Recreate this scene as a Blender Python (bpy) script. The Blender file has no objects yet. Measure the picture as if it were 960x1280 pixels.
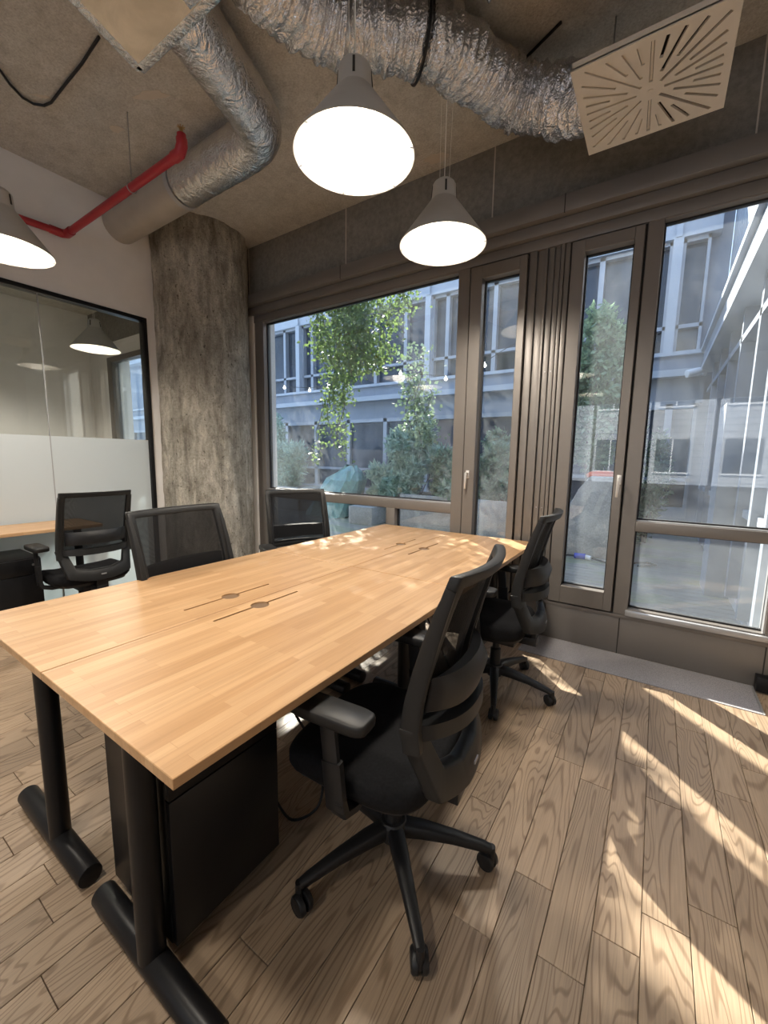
import bpy, bmesh, math, random
from mathutils import Vector, Matrix
import numpy as np
random.seed(7)
S = bpy.context.scene
C = S.collection
PI = math.pi
R = math.radians

# ---------------------------------------------------------------- camera
YAW, PITCH, ROLL, FPX, CAMH = 0.586069, 0.131489, 0.0151625, 509.22, 1.355
f = Vector((-math.sin(YAW)*math.cos(PITCH), math.cos(YAW)*math.cos(PITCH), -math.sin(PITCH)))
rt = Vector((math.cos(YAW), math.sin(YAW), 0)); up = rt.cross(f)
rt2 = rt*math.cos(ROLL)+up*math.sin(ROLL); up2 = -rt*math.sin(ROLL)+up*math.cos(ROLL)
cam_data = bpy.data.cameras.new('camera'); cam = bpy.data.objects.new('camera', cam_data); C.objects.link(cam)
m = Matrix.Identity(4)
for i in range(3):
    m[i][0] = rt2[i]; m[i][1] = up2[i]; m[i][2] = -f[i]
m[2][3] = CAMH
cam.matrix_world = m
cam_data.sensor_fit = 'VERTICAL'; cam_data.sensor_height = 32; cam_data.sensor_width = 24
cam_data.lens = FPX/1280*32; cam_data.clip_start = 0.02; cam_data.clip_end = 200
S.camera = cam

# ---------------------------------------------------------------- world, sun, exposure
W = bpy.data.worlds.new('sky'); S.world = W; W.use_nodes = True
wn = W.node_tree; bg = wn.nodes['Background']
tc = wn.nodes.new('ShaderNodeTexCoord'); sx = wn.nodes.new('ShaderNodeSeparateXYZ'); rp = wn.nodes.new('ShaderNodeValToRGB')
wn.links.new(tc.outputs['Generated'], sx.inputs[0]); wn.links.new(sx.outputs['Z'], rp.inputs[0]); wn.links.new(rp.outputs[0], bg.inputs[0])
rp.color_ramp.elements[0].color = (0.62, 0.78, 1.0, 1); rp.color_ramp.elements[1].color = (0.30, 0.52, 1.0, 1)
bg.inputs[1].default_value = 1.5
sd = bpy.data.lights.new('sun', 'SUN'); so = bpy.data.objects.new('sun', sd); C.objects.link(so)
so.rotation_euler = Vector((1, -1, -1.07)).to_track_quat('-Z', 'Y').to_euler()
sd.energy = 13; sd.angle = R(0.6); sd.color = (1.0, 0.93, 0.82)
S.view_settings.view_transform = 'Standard'; S.view_settings.look = 'None'
S.view_settings.gamma = 1; S.view_settings.use_curve_mapping = False
S.view_settings.exposure = 0.70

# ---------------------------------------------------------------- materials
def nm(name):
    mt = bpy.data.materials.new(name); mt.use_nodes = True
    return mt, mt.node_tree, mt.node_tree.nodes['Principled BSDF']
def nd(t, typ, **kw):
    n = t.nodes.new(typ)
    for k, v in kw.items():
        if k.startswith('i_'):
            key = k[2:]; key = int(key) if key.isdigit() else key.replace('_', ' ')
            n.inputs[key].default_value = v
        else: setattr(n, k, v)
    return n
def ramp(t, fac, stops):
    r = t.nodes.new('ShaderNodeValToRGB'); e = r.color_ramp.elements
    while len(e) < len(stops): e.new(0.5)
    for q, (p, c) in zip(e, stops):
        q.position = p; q.color = (c[0], c[1], c[2], 1)
    t.links.new(fac, r.inputs[0]); return r.outputs[0]
def coords(t, scale=(1, 1, 1), kind='pos', rand=False, rot=(0, 0, 0)):
    if kind == 'pos': src = t.nodes.new('ShaderNodeNewGeometry').outputs['Position']
    else: src = t.nodes.new('ShaderNodeTexCoord').outputs['Object']
    if rand:
        oi = t.nodes.new('ShaderNodeObjectInfo'); mu = nd(t, 'ShaderNodeMath', operation='MULTIPLY'); mu.inputs[1].default_value = 37.0
        t.links.new(oi.outputs['Random'], mu.inputs[0])
        cb = t.nodes.new('ShaderNodeCombineXYZ'); t.links.new(mu.outputs[0], cb.inputs[0]); t.links.new(mu.outputs[0], cb.inputs[2])
        ad = nd(t, 'ShaderNodeVectorMath', operation='ADD'); t.links.new(src, ad.inputs[0]); t.links.new(cb.outputs[0], ad.inputs[1]); src = ad.outputs[0]
    mp = t.nodes.new('ShaderNodeMapping'); mp.inputs['Scale'].default_value = scale; mp.inputs['Rotation'].default_value = rot
    t.links.new(src, mp.inputs[0]); return mp.outputs[0]
def noise(t, vec, sc, detail=4, rough=0.55, dist=0):
    n = nd(t, 'ShaderNodeTexNoise'); n.inputs['Scale'].default_value = sc; n.inputs['Detail'].default_value = detail
    n.inputs['Roughness'].default_value = rough; n.inputs['Distortion'].default_value = dist
    t.links.new(vec, n.inputs['Vector']); return n.outputs['Fac']
def mixc(t, fac, a, b, mode='MIX'):
    mx = t.nodes.new('ShaderNodeMix'); mx.data_type = 'RGBA'; mx.blend_type = mode
    for s, v in ((0, fac), (6, a), (7, b)):
        if hasattr(v, 'is_linked') or hasattr(v, 'links'): t.links.new(v, mx.inputs[s])
        elif s == 0: mx.inputs[0].default_value = v
        else: mx.inputs[s].default_value = (v[0], v[1], v[2], 1)
    return mx.outputs[2]
def bump(t, b, h, strength=0.3, dist=0.01):
    bn = nd(t, 'ShaderNodeBump'); bn.inputs['Strength'].default_value = strength; bn.inputs['Distance'].default_value = dist
    t.links.new(h, bn.inputs['Height']); t.links.new(bn.outputs[0], b.inputs['Normal'])
def plain(name, col, rough=0.5, metal=0.0, spec=0.5, var=0.06, vs=6.0):
    mt, t, b = nm(name)
    n = noise(t, coords(t), vs, 5)
    c = ramp(t, n, [(0.3, [x*(1-var) for x in col]), (0.7, [min(1, x*(1+var)) for x in col])])
    t.links.new(c, b.inputs['Base Color'])
    b.inputs['Roughness'].default_value = rough; b.inputs['Metallic'].default_value = metal; b.inputs['Specular IOR Level'].default_value = spec
    return mt
M = {}
# oak floor
def oak():
    mt, t, b = nm('oak plank')
    v = coords(t, (1, 1, 1), rand=True)
    vl = nd(t, 'ShaderNodeMapping'); vl.inputs['Scale'].default_value = (5.5, 0.8, 1); t.links.new(v, vl.inputs[0])
    n = noise(t, vl.outputs[0], 1.0, 2, 0.5, 0.6)
    mu = nd(t, 'ShaderNodeMath', operation='MULTIPLY'); mu.inputs[1].default_value = 165; t.links.new(n, mu.inputs[0])
    sn = nd(t, 'ShaderNodeMath', operation='SINE'); t.links.new(mu.outputs[0], sn.inputs[0])
    ring = ramp(t, sn.outputs[0], [(0.0, (0.37, 0.28, 0.198)), (0.45, (0.36, 0.27, 0.19)), (1.0, (0.235, 0.168, 0.112))])
    vf = nd(t, 'ShaderNodeMapping'); vf.inputs['Scale'].default_value = (260, 7, 1); t.links.new(v, vf.inputs[0])
    fib = noise(t, vf.outputs[0], 1.0, 3, 0.6)
    c = mixc(t, 0.55, ring, ramp(t, fib, [(0.3, (0.7, 0.7, 0.7)), (0.65, (1.12, 1.1, 1.08))]), 'MULTIPLY')
    oi = t.nodes.new('ShaderNodeObjectInfo')
    c = mixc(t, 1.0, c, ramp(t, oi.outputs['Random'], [(0, (0.80, 0.78, 0.76)), (0.5, (1, 0.98, 0.95)), (1, (1.15, 1.12, 1.08))]), 'MULTIPLY')
    t.links.new(c, b.inputs['Base Color']); b.inputs['Roughness'].default_value = 0.42
    bump(t, b, fib, 0.12, 0.002)
    return mt
M['oak'] = oak()
def butcher():
    mt, t, b = nm('finger jointed tabletop')
    v = coords(t, (1, 1, 1), rot=(0, 0, R(90)))
    br = nd(t, 'ShaderNodeTexBrick', offset=0.37, offset_frequency=2, squash=1.0)
    br.inputs['Scale'].default_value = 1; br.inputs['Mortar Size'].default_value = 0.0006; br.inputs['Mortar Smooth'].default_value = 0
    br.inputs['Brick Width'].default_value = 0.42; br.inputs['Row Height'].default_value = 0.033; br.inputs['Bias'].default_value = 0
    br.inputs['Color1'].default_value = (0.44, 0.26, 0.128, 1); br.inputs['Color2'].default_value = (0.54, 0.345, 0.188, 1); br.inputs['Mortar'].default_value = (0.43, 0.255, 0.125, 1)
    t.links.new(v, br.inputs['Vector'])
    g = noise(t, coords(t, (90, 3.2, 60)), 1.0, 4, 0.6, 0.4)
    g2 = noise(t, coords(t, (14, 1.3, 8)), 1.0, 3, 0.5, 0.5)
    c = mixc(t, 0.55, br.outputs['Color'], ramp(t, g, [(0.3, (0.8, 0.78, 0.74)), (0.6, (1.08, 1.08, 1.08))]), 'MULTIPLY')
    c = mixc(t, 0.5, c, ramp(t, g2, [(0.3, (0.85, 0.82, 0.78)), (0.65, (1.12, 1.12, 1.12))]), 'MULTIPLY')
    t.links.new(c, b.inputs['Base Color']); b.inputs['Roughness'].default_value = 0.36
    return mt
M['top'] = butcher()
def concrete(name, c1, c2, c3, sc=2.0, bstr=0.5, streak=False, rough=0.85, bd=0.02):
    mt, t, b = nm(name)
    v = coords(t, (1, 1, 0.18) if streak else (1, 1, 1))
    a = noise(t, v, sc*3, 6, 0.7, 0.3); d = noise(t, coords(t), sc*22, 5, 0.75)
    base = ramp(t, a, [(0.32, c1), (0.5, c2), (0.68, c3)])
    c = mixc(t, 0.6, base, ramp(t, d, [(0.35, (0.62, 0.60, 0.57)), (0.6, (1.12, 1.12, 1.12))]), 'MULTIPLY')
    t.links.new(c, b.inputs['Base Color']); b.inputs['Roughness'].default_value = rough
    ad = nd(t, 'ShaderNodeMath', operation='ADD'); t.links.new(a, ad.inputs[0]); t.links.new(d, ad.inputs[1])
    if streak:
        e = noise(t, coords(t, (1, 1, 0.6)), 7, 6, 0.75, 0.6); pit = ramp(t, noise(t, coords(t, (1, 1, 0.7)), 38, 3, 0.6), [(0.30, (0.35, 0.33, 0.30)), (0.38, (1, 1, 1))])
        c = mixc(t, 0.75, c, ramp(t, e, [(0.36, (0.55, 0.52, 0.48)), (0.52, (1, 1, 1)), (0.66, (1.35, 1.33, 1.28))]), 'MULTIPLY'); c = mixc(t, 1.0, c, pit, 'MULTIPLY')
        t.links.new(c, b.inputs['Base Color'])
        a2 = nd(t, 'ShaderNodeMath', operation='ADD'); t.links.new(ad.outputs[0], a2.inputs[0]); t.links.new(e, a2.inputs[1]); ad = a2
    bump(t, b, ad.outputs[0], bstr, bd)
    return mt
M['ceil'] = concrete('rough concrete ceiling', (0.45, 0.43, 0.395), (0.54, 0.52, 0.48), (0.61, 0.59, 0.55), 3.5, 0.6, bd=0.015)
M['column'] = concrete('board marked concrete', (0.22, 0.20, 0.165), (0.44, 0.41, 0.35), (0.68, 0.64, 0.56), 2.6, 0.9, True, bd=0.03)
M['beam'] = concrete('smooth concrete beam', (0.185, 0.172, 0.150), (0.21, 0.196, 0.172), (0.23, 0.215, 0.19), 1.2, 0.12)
M['outconc'] = concrete('planter concrete', (0.30, 0.31, 0.31), (0.38, 0.39, 0.39), (0.44, 0.45, 0.45), 2, 0.15)
M['plaster'] = plain('white plaster', (0.74, 0.72, 0.70), 0.85, var=0.03)
M['patch'] = plain('filler patch', (0.55, 0.49, 0.42), 0.9)
M['frame'] = plain('bronze aluminium', (0.185, 0.168, 0.153), 0.42, 0.25, var=0.05, vs=3)
M['groove'] = plain('dark joint', (0.03, 0.026, 0.022), 0.8)
M['sill'] = plain('light aluminium sill', (0.42, 0.42, 0.43), 0.4, 0.5)
M['gasket'] = plain('black gasket', (0.012, 0.012, 0.013), 0.6)
M['black'] = plain('black plastic', (0.011, 0.011, 0.012), 0.45, vs=20, spec=0.4)
M['blackmetal'] = plain('black powder coat', (0.009, 0.009, 0.010), 0.36, 0.0, vs=20, spec=0.25)
M['darkgrey'] = plain('dark grey plastic', (0.015, 0.015, 0.015), 0.45, spec=0.35)
M['fabric'] = plain('black fabric', (0.010, 0.010, 0.011), 0.95, spec=0.15, vs=120, var=0.3)
M['lampgrey'] = plain('lamp grey', (0.46, 0.44, 0.41), 0.5)
M['lampwhite'] = plain('lamp inner white', (0.88, 0.86, 0.80), 0.6)
M['diffuser'] = plain('cream steel', (0.60, 0.54, 0.45), 0.5)
M['port'] = plain('shaded wood cable port', (0.17, 0.105, 0.06), 0.5)  # same wood as the tabletop, shade of the recess put into the brown
M['red'] = plain('red pipe paint', (0.33, 0.015, 0.024), 0.4)
M['brass'] = plain('brass', (0.5, 0.33, 0.14), 0.35, 0.9)
M['steel'] = plain('steel', (0.45, 0.45, 0.45), 0.35, 0.9)
M['silver'] = plain('satin silver', (0.7, 0.68, 0.65), 0.35, 0.6)
M['whitepl'] = plain('white plastic', (0.75, 0.75, 0.76), 0.4)
M['facade'] = plain('facade panel', (0.24, 0.275, 0.335), 0.6, var=0.08, vs=1.5)  # blue cast of the sky light is put into the facade colour
M['facadew'] = plain('facade white panel', (0.40, 0.44, 0.50), 0.5, var=0.04, vs=1.5)
M['facadem'] = plain('facade window frame', (0.32, 0.35, 0.40), 0.45, 0.2)
M['soil'] = plain('soil', (0.05, 0.035, 0.025), 0.95, vs=30, var=0.4)
M['bark'] = plain('bark', (0.10, 0.08, 0.06), 0.9, vs=30, var=0.4)
M['orange'] = plain('orange cover', (0.75, 0.13, 0.06), 0.6)
M['bluepl'] = plain('blue plastic', (0.03, 0.05, 0.42), 0.4)
M['tarp'] = plain('green tarpaulin', (0.16, 0.33, 0.33), 0.35, vs=9, var=0.25)
def deckm():
    mt, t, b = nm('weathered deck')
    n = noise(t, coords(t, (0.7, 2.2, 1)), 1.0, 4, 0.6, 0.5); g = noise(t, coords(t, (4, 90, 1)), 1.0, 3)
    c = ramp(t, n, [(0.3, (0.20, 0.19, 0.165)), (0.5, (0.31, 0.30, 0.27)), (0.62, (0.26, 0.29, 0.17)), (0.75, (0.36, 0.345, 0.31))])
    c = mixc(t, 0.5, c, ramp(t, g, [(0.3, (0.7, 0.7, 0.7)), (0.65, (1.1, 1.1, 1.1))]), 'MULTIPLY')
    t.links.new(c, b.inputs['Base Color']); b.inputs['Roughness'].default_value = 0.32; return mt
M['deck'] = deckm()
def matm():
    mt, t, b = nm('ribbed entrance matting')
    n = noise(t, coords(t, (1, 1, 1)), 210, 2, 0.7)
    c = ramp(t, n, [(0.35, (0.20, 0.19, 0.20)), (0.65, (0.38, 0.37, 0.39))]); t.links.new(c, b.inputs['Base Color']); b.inputs['Roughness'].default_value = 0.9
    bump(t, b, n, 0.5, 0.003); return mt
M['mat'] = matm()
def foil(name, sc=30, strength=0.6, rough=0.28):
    mt, t, b = nm(name)
    v = coords(t)
    n = noise(t, v, sc*0.5, 4, 0.6, 0.6); h = None
    for q, w in ((0.35, 1.0), (0.9, 0.5), (2.0, 0.2)):
        k = noise(t, v, sc*q, 2, 0.5, 0.9)
        a = nd(t, 'ShaderNodeMath', operation='SUBTRACT'); a.inputs[1].default_value = 0.5; t.links.new(k, a.inputs[0])
        c = nd(t, 'ShaderNodeMath', operation='ABSOLUTE'); t.links.new(a.outputs[0], c.inputs[0])
        d = nd(t, 'ShaderNodeMath', operation='MULTIPLY'); d.inputs[1].default_value = w; t.links.new(c.outputs[0], d.inputs[0])
        if h is None: h = d.outputs[0]
        else:
            ad = nd(t, 'ShaderNodeMath', operation='ADD'); t.links.new(h, ad.inputs[0]); t.links.new(d.outputs[0], ad.inputs[1]); h = ad.outputs[0]
    bump(t, b, h, strength, 0.05)
    t.links.new(ramp(t, n, [(0.3, (0.62, 0.62, 0.63)), (0.7, (0.80, 0.79, 0.78))]), b.inputs['Base Color'])
    b.inputs['Metallic'].default_value = 0.95; b.inputs['Roughness'].default_value = rough
    return mt
M['foil'] = foil('crinkled foil', 40, 0.5, 0.2); M['foilsoft'] = foil('foil wrapped duct', 32, 0.38, 0.25); M['foilplain'] = plain('grey duct sleeve', (0.42, 0.38, 0.33), 0.45, 0.3)
def boxfoil():
    mt, t, b = nm('reinforced foil facing')
    v = coords(t, rot=(0, 0, R(15)))
    vo = nd(t, 'ShaderNodeTexBrick', offset=0.0); vo.inputs['Scale'].default_value = 1; vo.inputs['Brick Width'].default_value = .022; vo.inputs['Row Height'].default_value = .022; vo.inputs['Mortar Size'].default_value = .0015
    t.links.new(v, vo.inputs['Vector'])
    n = noise(t, v, 5, 4, 0.6, 0.8)
    t.links.new(ramp(t, n, [(0.35, (0.66, 0.60, 0.48)), (0.65, (0.84, 0.77, 0.64))]), b.inputs['Base Color'])
    bump(t, b, vo.outputs['Fac'], 0.4, 0.003)
    b.inputs['Metallic'].default_value = 0.0; b.inputs['Roughness'].default_value = 0.45; return mt
M['boxfoil'] = boxfoil()
def emis(name, col, s):
    mt, t, b = nm(name); b.inputs['Base Color'].default_value = (*col, 1); b.inputs['Emission Color'].default_value = (*col, 1); b.inputs['Emission Strength'].default_value = s; return mt
M['bulb'] = emis('lamp light', (1.0, 0.92, 0.80), 8)
M['fairy'] = emis('string bulb', (1.0, 0.95, 0.85), 3)
def glassm(name, tint=(1, 1, 1), ior=1.5, dust=0.0, rough=0.0):
    mt, t, b = nm(name); t.nodes.remove(b); out = t.nodes['Material Output']
    tr = nd(t, 'ShaderNodeBsdfTransparent'); tr.inputs[0].default_value = (*tint, 1)
    gl = nd(t, 'ShaderNodeBsdfGlossy'); gl.inputs['Roughness'].default_value = rough
    lw = nd(t, 'ShaderNodeLayerWeight'); lw.inputs[0].default_value = 0.5
    pw = nd(t, 'ShaderNodeMath', operation='POWER'); pw.inputs[1].default_value = 5; t.links.new(lw.outputs['Facing'], pw.inputs[0])
    fr = nd(t, 'ShaderNodeMapRange'); fr.inputs[3].default_value = ((ior-1)/(ior+1))**2; fr.inputs[4].default_value = 1.0; t.links.new(pw.outputs[0], fr.inputs[0])
    mx = nd(t, 'ShaderNodeMixShader'); t.links.new(fr.outputs[0], mx.inputs[0]); t.links.new(tr.outputs[0], mx.inputs[1]); t.links.new(gl.outputs[0], mx.inputs[2])
    o = mx.outputs[0]
    if dust:
        df = nd(t, 'ShaderNodeBsdfTranslucent'); df.inputs[0].default_value = (0.8, 0.88, 0.95, 1)
        n = noise(t, coords(t, (1, 1, 0.7)), 1.6, 6, 0.7, 0.8)
        ra = nd(t, 'ShaderNodeMapRange'); ra.inputs[1].default_value = 0.35; ra.inputs[2].default_value = 0.75; ra.inputs[3].default_value = dust*0.3; ra.inputs[4].default_value = dust*2
        t.links.new(n, ra.inputs[0])
        m2 = nd(t, 'ShaderNodeMixShader'); t.links.new(ra.outputs[0], m2.inputs[0]); t.links.new(o, m2.inputs[1]); t.links.new(df.outputs[0], m2.inputs[2]); o = m2.outputs[0]
    t.links.new(o, out.inputs[0]); return mt
M['glass'] = glassm('window glass', (0.97, 0.985, 0.98), 1.75, 0.022)
M['glassin'] = glassm('partition glass', (0.93, 0.96, 0.95), 1.65)
def frosted():
    mt, t, b = nm('frosted film'); b.inputs['Base Color'].default_value = (0.60, 0.63, 0.64, 1); b.inputs['Roughness'].default_value = 0.35
    tl = nd(t, 'ShaderNodeBsdfTranslucent'); tl.inputs[0].default_value = (0.78, 0.84, 0.88, 1)
    mx = nd(t, 'ShaderNodeMixShader'); mx.inputs[0].default_value = 0.4
    t.links.new(b.outputs[0], mx.inputs[1]); t.links.new(tl.outputs[0], mx.inputs[2]); t.links.new(mx.outputs[0], t.nodes['Material Output'].inputs[0]); return mt
M['frost'] = frosted()
def meshm():
    mt, t, b = nm('black mesh fabric'); b.inputs['Base Color'].default_value = (0.007, 0.007, 0.008, 1); b.inputs['Specular IOR Level'].default_value = 0.2; b.inputs['Roughness'].default_value = 0.8
    tr = nd(t, 'ShaderNodeBsdfTransparent'); mx = nd(t, 'ShaderNodeMixShader')
    w1 = nd(t, 'ShaderNodeTexChecker'); w1.inputs['Scale'].default_value = 420; t.links.new(coords(t, kind='obj'), w1.inputs['Vector'])
    mr = nd(t, 'ShaderNodeMapRange'); mr.inputs[3].default_value = 0.86; mr.inputs[4].default_value = 0.98; t.links.new(w1.outputs['Fac'], mr.inputs[0])
    t.links.new(mr.outputs[0], mx.inputs[0]); t.links.new(tr.outputs[0], mx.inputs[1]); t.links.new(b.outputs[0], mx.inputs[2]); t.links.new(mx.outputs[0], t.nodes['Material Output'].inputs[0]); return mt
M['mesh'] = meshm()
def fglass():
    mt, t, b = nm('facade glass'); n = noise(t, coords(t, (1, 1, 0.4)), 1.3, 4)
    t.links.new(ramp(t, n, [(0.35, (0.010, 0.018, 0.03)), (0.65, (0.05, 0.07, 0.105))]), b.inputs['Base Color']); b.inputs['Roughness'].default_value = 0.05; b.inputs['Specular IOR Level'].default_value = 0.45; return mt
M['fglass'] = fglass()
def leafm(name, a, c, tl=0.35):
    mt, t, b = nm(name); n = noise(t, coords(t), 9, 3)
    col = ramp(t, n, [(0.3, a), (0.7, c)]); t.links.new(col, b.inputs['Base Color']); b.inputs['Roughness'].default_value = 0.45
    tn = nd(t, 'ShaderNodeBsdfTranslucent'); t.links.new(col, tn.inputs[0]); mx = nd(t, 'ShaderNodeMixShader'); mx.inputs[0].default_value = tl
    t.links.new(b.outputs[0], mx.inputs[1]); t.links.new(tn.outputs[0], mx.inputs[2]); t.links.new(mx.outputs[0], t.nodes['Material Output'].inputs[0]); return mt
M['ivy'] = leafm('ivy leaf', (0.08, 0.14, 0.05), (0.26, 0.38, 0.11), 0.45)
M['shrub'] = leafm('shrub leaf', (0.09, 0.16, 0.10), (0.34, 0.46, 0.30), 0.35)
M['tree'] = leafm('tree leaf', (0.14, 0.23, 0.13), (0.38, 0.52, 0.32), 0.4)
M['grass'] = leafm('bamboo leaf', (0.22, 0.34, 0.27), (0.55, 0.70, 0.58), 0.4)
def siding():
    mt, t, b = nm('white horizontal siding')
    w = nd(t, 'ShaderNodeTexWave', wave_type='BANDS', bands_direction='Z', wave_profile='SAW'); w.inputs['Scale'].default_value = 1.4; t.links.new(coords(t), w.inputs['Vector'])
    t.links.new(ramp(t, w.outputs['Fac'], [(0.0, (0.46, 0.48, 0.51)), (0.85, (0.42, 0.44, 0.47)), (1.0, (0.18, 0.19, 0.21))]), b.inputs['Base Color']); return mt
M['siding'] = siding()

# ---------------------------------------------------------------- mesh helpers
class MB:
    def __init__(s): s.v = []; s.f = []; s.mi = []; s.cur = 0
    def add(s, vs, fs):
        o = len(s.v); s.v += [tuple(x) for x in vs]; s.f += [tuple(i+o for i in q) for q in fs]; s.mi += [s.cur]*len(fs); return s
    def box(s, a, b):
        x0, y0, z0 = a; x1, y1, z1 = b
        x0, x1 = min(x0, x1), max(x0, x1); y0, y1 = min(y0, y1), max(y0, y1); z0, z1 = min(z0, z1), max(z0, z1)
        return s.add([(x0,y0,z0),(x1,y0,z0),(x1,y1,z0),(x0,y1,z0),(x0,y0,z1),(x1,y0,z1),(x1,y1,z1),(x0,y1,z1)],
                     [(0,3,2,1),(4,5,6,7),(0,1,5,4),(1,2,6,5),(2,3,7,6),(3,0,4,7)])
    def rings(s, rings, cap=True, closed=False):
        n = len(rings[0]); vs = [p for r in rings for p in r]; fs = []
        k = len(rings)
        for i in range(k if closed else k-1):
            for j in range(n):
                a = i*n+j; b = i*n+(j+1) % n; c = ((i+1) % k)*n+(j+1) % n; d = ((i+1) % k)*n+j
                fs.append((a, b, c, d))
        if cap and not closed: fs += [tuple(range(n))[::-1], tuple((k-1)*n+i for i in range(n))]
        return s.add(vs, fs)
    def tube(s, pts, rad, n=12, section=None, cap=True, closed=False, upv=None):
        pts = [Vector(p) for p in pts]; k = len(pts); R_ = []
        t0 = (pts[1]-pts[0]).normalized()
        u = Vector(upv) if upv else (Vector((0, 0, 1)) if abs(t0.z) < 0.9 else Vector((1, 0, 0)))
        for i, p in enumerate(pts):
            a = pts[(i-1) % k] if (i > 0 or closed) else p; b = pts[(i+1) % k] if (i < k-1 or closed) else p
            tt = (b-a).normalized()
            sd_ = tt.cross(u).normalized(); u2 = sd_.cross(tt).normalized()
            if not upv: u = u2
            r = rad[i] if hasattr(rad, '__len__') else rad
            if section is None: ring = [p+(sd_*math.cos(2*PI*j/n)+u2*math.sin(2*PI*j/n))*r for j in range(n)]
            else: 
                w, h = section if not isinstance(section[0], (list, tuple)) else section[i]
                c = 0.25
                ring = [p+sd_*x*w/2+u2*y*h/2 for x, y in ((1-c,-1),(1,-1+c),(1,1-c),(1-c,1),(-1+c,1),(-1,1-c),(-1,-1+c),(-1+c,-1))]
            R_.append(ring)
        return s.rings(R_, cap, closed)
    def cyl(s, a, b, r, r2=None, n=20): return s.tube([a, b], [r, r if r2 is None else r2], n)
    def lathe(s, prof, c=(0, 0, 0), n=48, cap=False):
        R_ = [[(c[0]+r*math.cos(2*PI*j/n), c[1]+r*math.sin(2*PI*j/n), c[2]+z) for j in range(n)] for r, z in prof]
        return s.rings(R_, cap)
    def prism(s, poly, z0, z1):
        n = len(poly)
        return s.add([(x, y, z0) for x, y in poly]+[(x, y, z1) for x, y in poly], [tuple(range(n))[::-1], tuple(range(n, 2*n))]+[(i, (i+1) % n, (i+1) % n+n, i+n) for i in range(n)])
    def mesh(s, name, mats, bevel=0, smooth=True, segs=2, ang=35):
        me = bpy.data.meshes.new(name); me.from_pydata(s.v, [], s.f)
        for mt in (mats if isinstance(mats, (list, tuple)) else [mats]): me.materials.append(mt)
        me.polygons.foreach_set('material_index', s.mi)
        bm = bmesh.new(); bm.from_mesh(me); bmesh.ops.recalc_face_normals(bm, faces=bm.faces)
        if bevel:
            es = [e for e in bm.edges if len(e.link_faces) == 2 and e.calc_face_angle(0) > 0.5]
            bmesh.ops.bevel(bm, geom=es, offset=bevel, segments=segs, profile=0.5, affect='EDGES', clamp_overlap=True)
        if smooth:
            for fc in bm.faces: fc.smooth = True
            for e in bm.edges: e.smooth = len(e.link_faces) == 2 and e.calc_face_angle(0) < R(ang)
        bm.to_mesh(me); bm.free(); return me
    def build(s, name, mats, parent=None, bevel=0, smooth=True, segs=2, loc=None, ang=35):
        o = bpy.data.objects.new(name, s.mesh(name, mats, bevel, smooth, segs, ang)); C.objects.link(o)
        if parent: o.parent = parent
        if loc: o.location = loc
        return o
def tag(o, label=None, cat=None, group=None, kind=None):
    if label: o['label'] = label
    if cat: o['category'] = cat
    if group: o['group'] = group
    if kind: o['kind'] = kind
    return o
def empty(name, loc=(0, 0, 0), rz=0, **kw):
    o = bpy.data.objects.new(name, None); C.objects.link(o); o.location = loc; o.rotation_euler = (0, 0, rz); o.empty_display_size = 0.1
    return tag(o, **kw)
def copy_tree(o, parent=None):
    c = o.copy(); C.objects.link(c); c.parent = parent
    for ch in list(o.children): copy_tree(ch, c)
    return c
def bx(a, b): return MB().box(a, b)

# ---------------------------------------------------------------- room constants
XL, YW, ZC, YG = -4.37, 3.22, 3.66, 3.285
XR, YB = 2.6, -5.0

# ---------------------------------------------------------------- floor: oak planks one by one
floor = bx((XL-0.1, YB, -0.06), (XR, YW+0.1, -0.014)).build('floor', M['oak'], smooth=False); tag(floor, 'oak plank floor', kind='structure')
PW = 0.1187; known = {-4: [1.449], -3: [2.055], -2: [1.243, 1.881], -1: [1.042], 0: [1.195, 2.03], 1: [1.333, 1.853], 2: [1.443], 3: [2.057], 4: [2.29],
         -18: [0.447], -22: [0.612], -16: [0.547], -13: [0.373], -10: [0.26]}
MX0, MX1, MY0 = -0.73, 0.605, 2.865
for k in range(-37, 14):
    x0 = -0.0425+k*PW; x1 = x0+PW
    if x0 < XL-0.1: x0 = XL-0.1
    ymax = YW
    ys = known.get(k, [random.uniform(0.3, 1.4)])
    js = list(ys)
    while js[0] > -0.4: js.insert(0, js[0]-random.uniform(0.75, 1.15))
    while js[-1] < ymax: js.append(js[-1]+random.uniform(0.7, 1.1))
    js = [max(-0.7, j) for j in js]; js[-1] = ymax
    for a, b in zip(js[:-1], js[1:]):
        if b-a < 0.02: continue
        if x1 > MX0 and x0 < MX1:
            if a >= MY0: continue
            b = min(b, MY0-0.004)
        g = 0.0009
        p = bx((x0+g, a+g, -0.014), (x1-g, b-g, 0)).build('plank', M['oak'], floor, bevel=0.0012, segs=1, smooth=False)
mat_o = bx((MX0+0.004, MY0+0.002, -0.012), (MX1-0.012, YW-0.002, 0.001)).build('entrance_mat', M['mat'], smooth=False); tag(mat_o, 'grey entrance mat recessed in the floor below the glazed door', 'mat')
bx((MX1-0.010, MY0-0.002, -0.012), (MX1, YW-0.002, 0.002)).build('edge_strip', M['sill'], mat_o, smooth=False)

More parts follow.
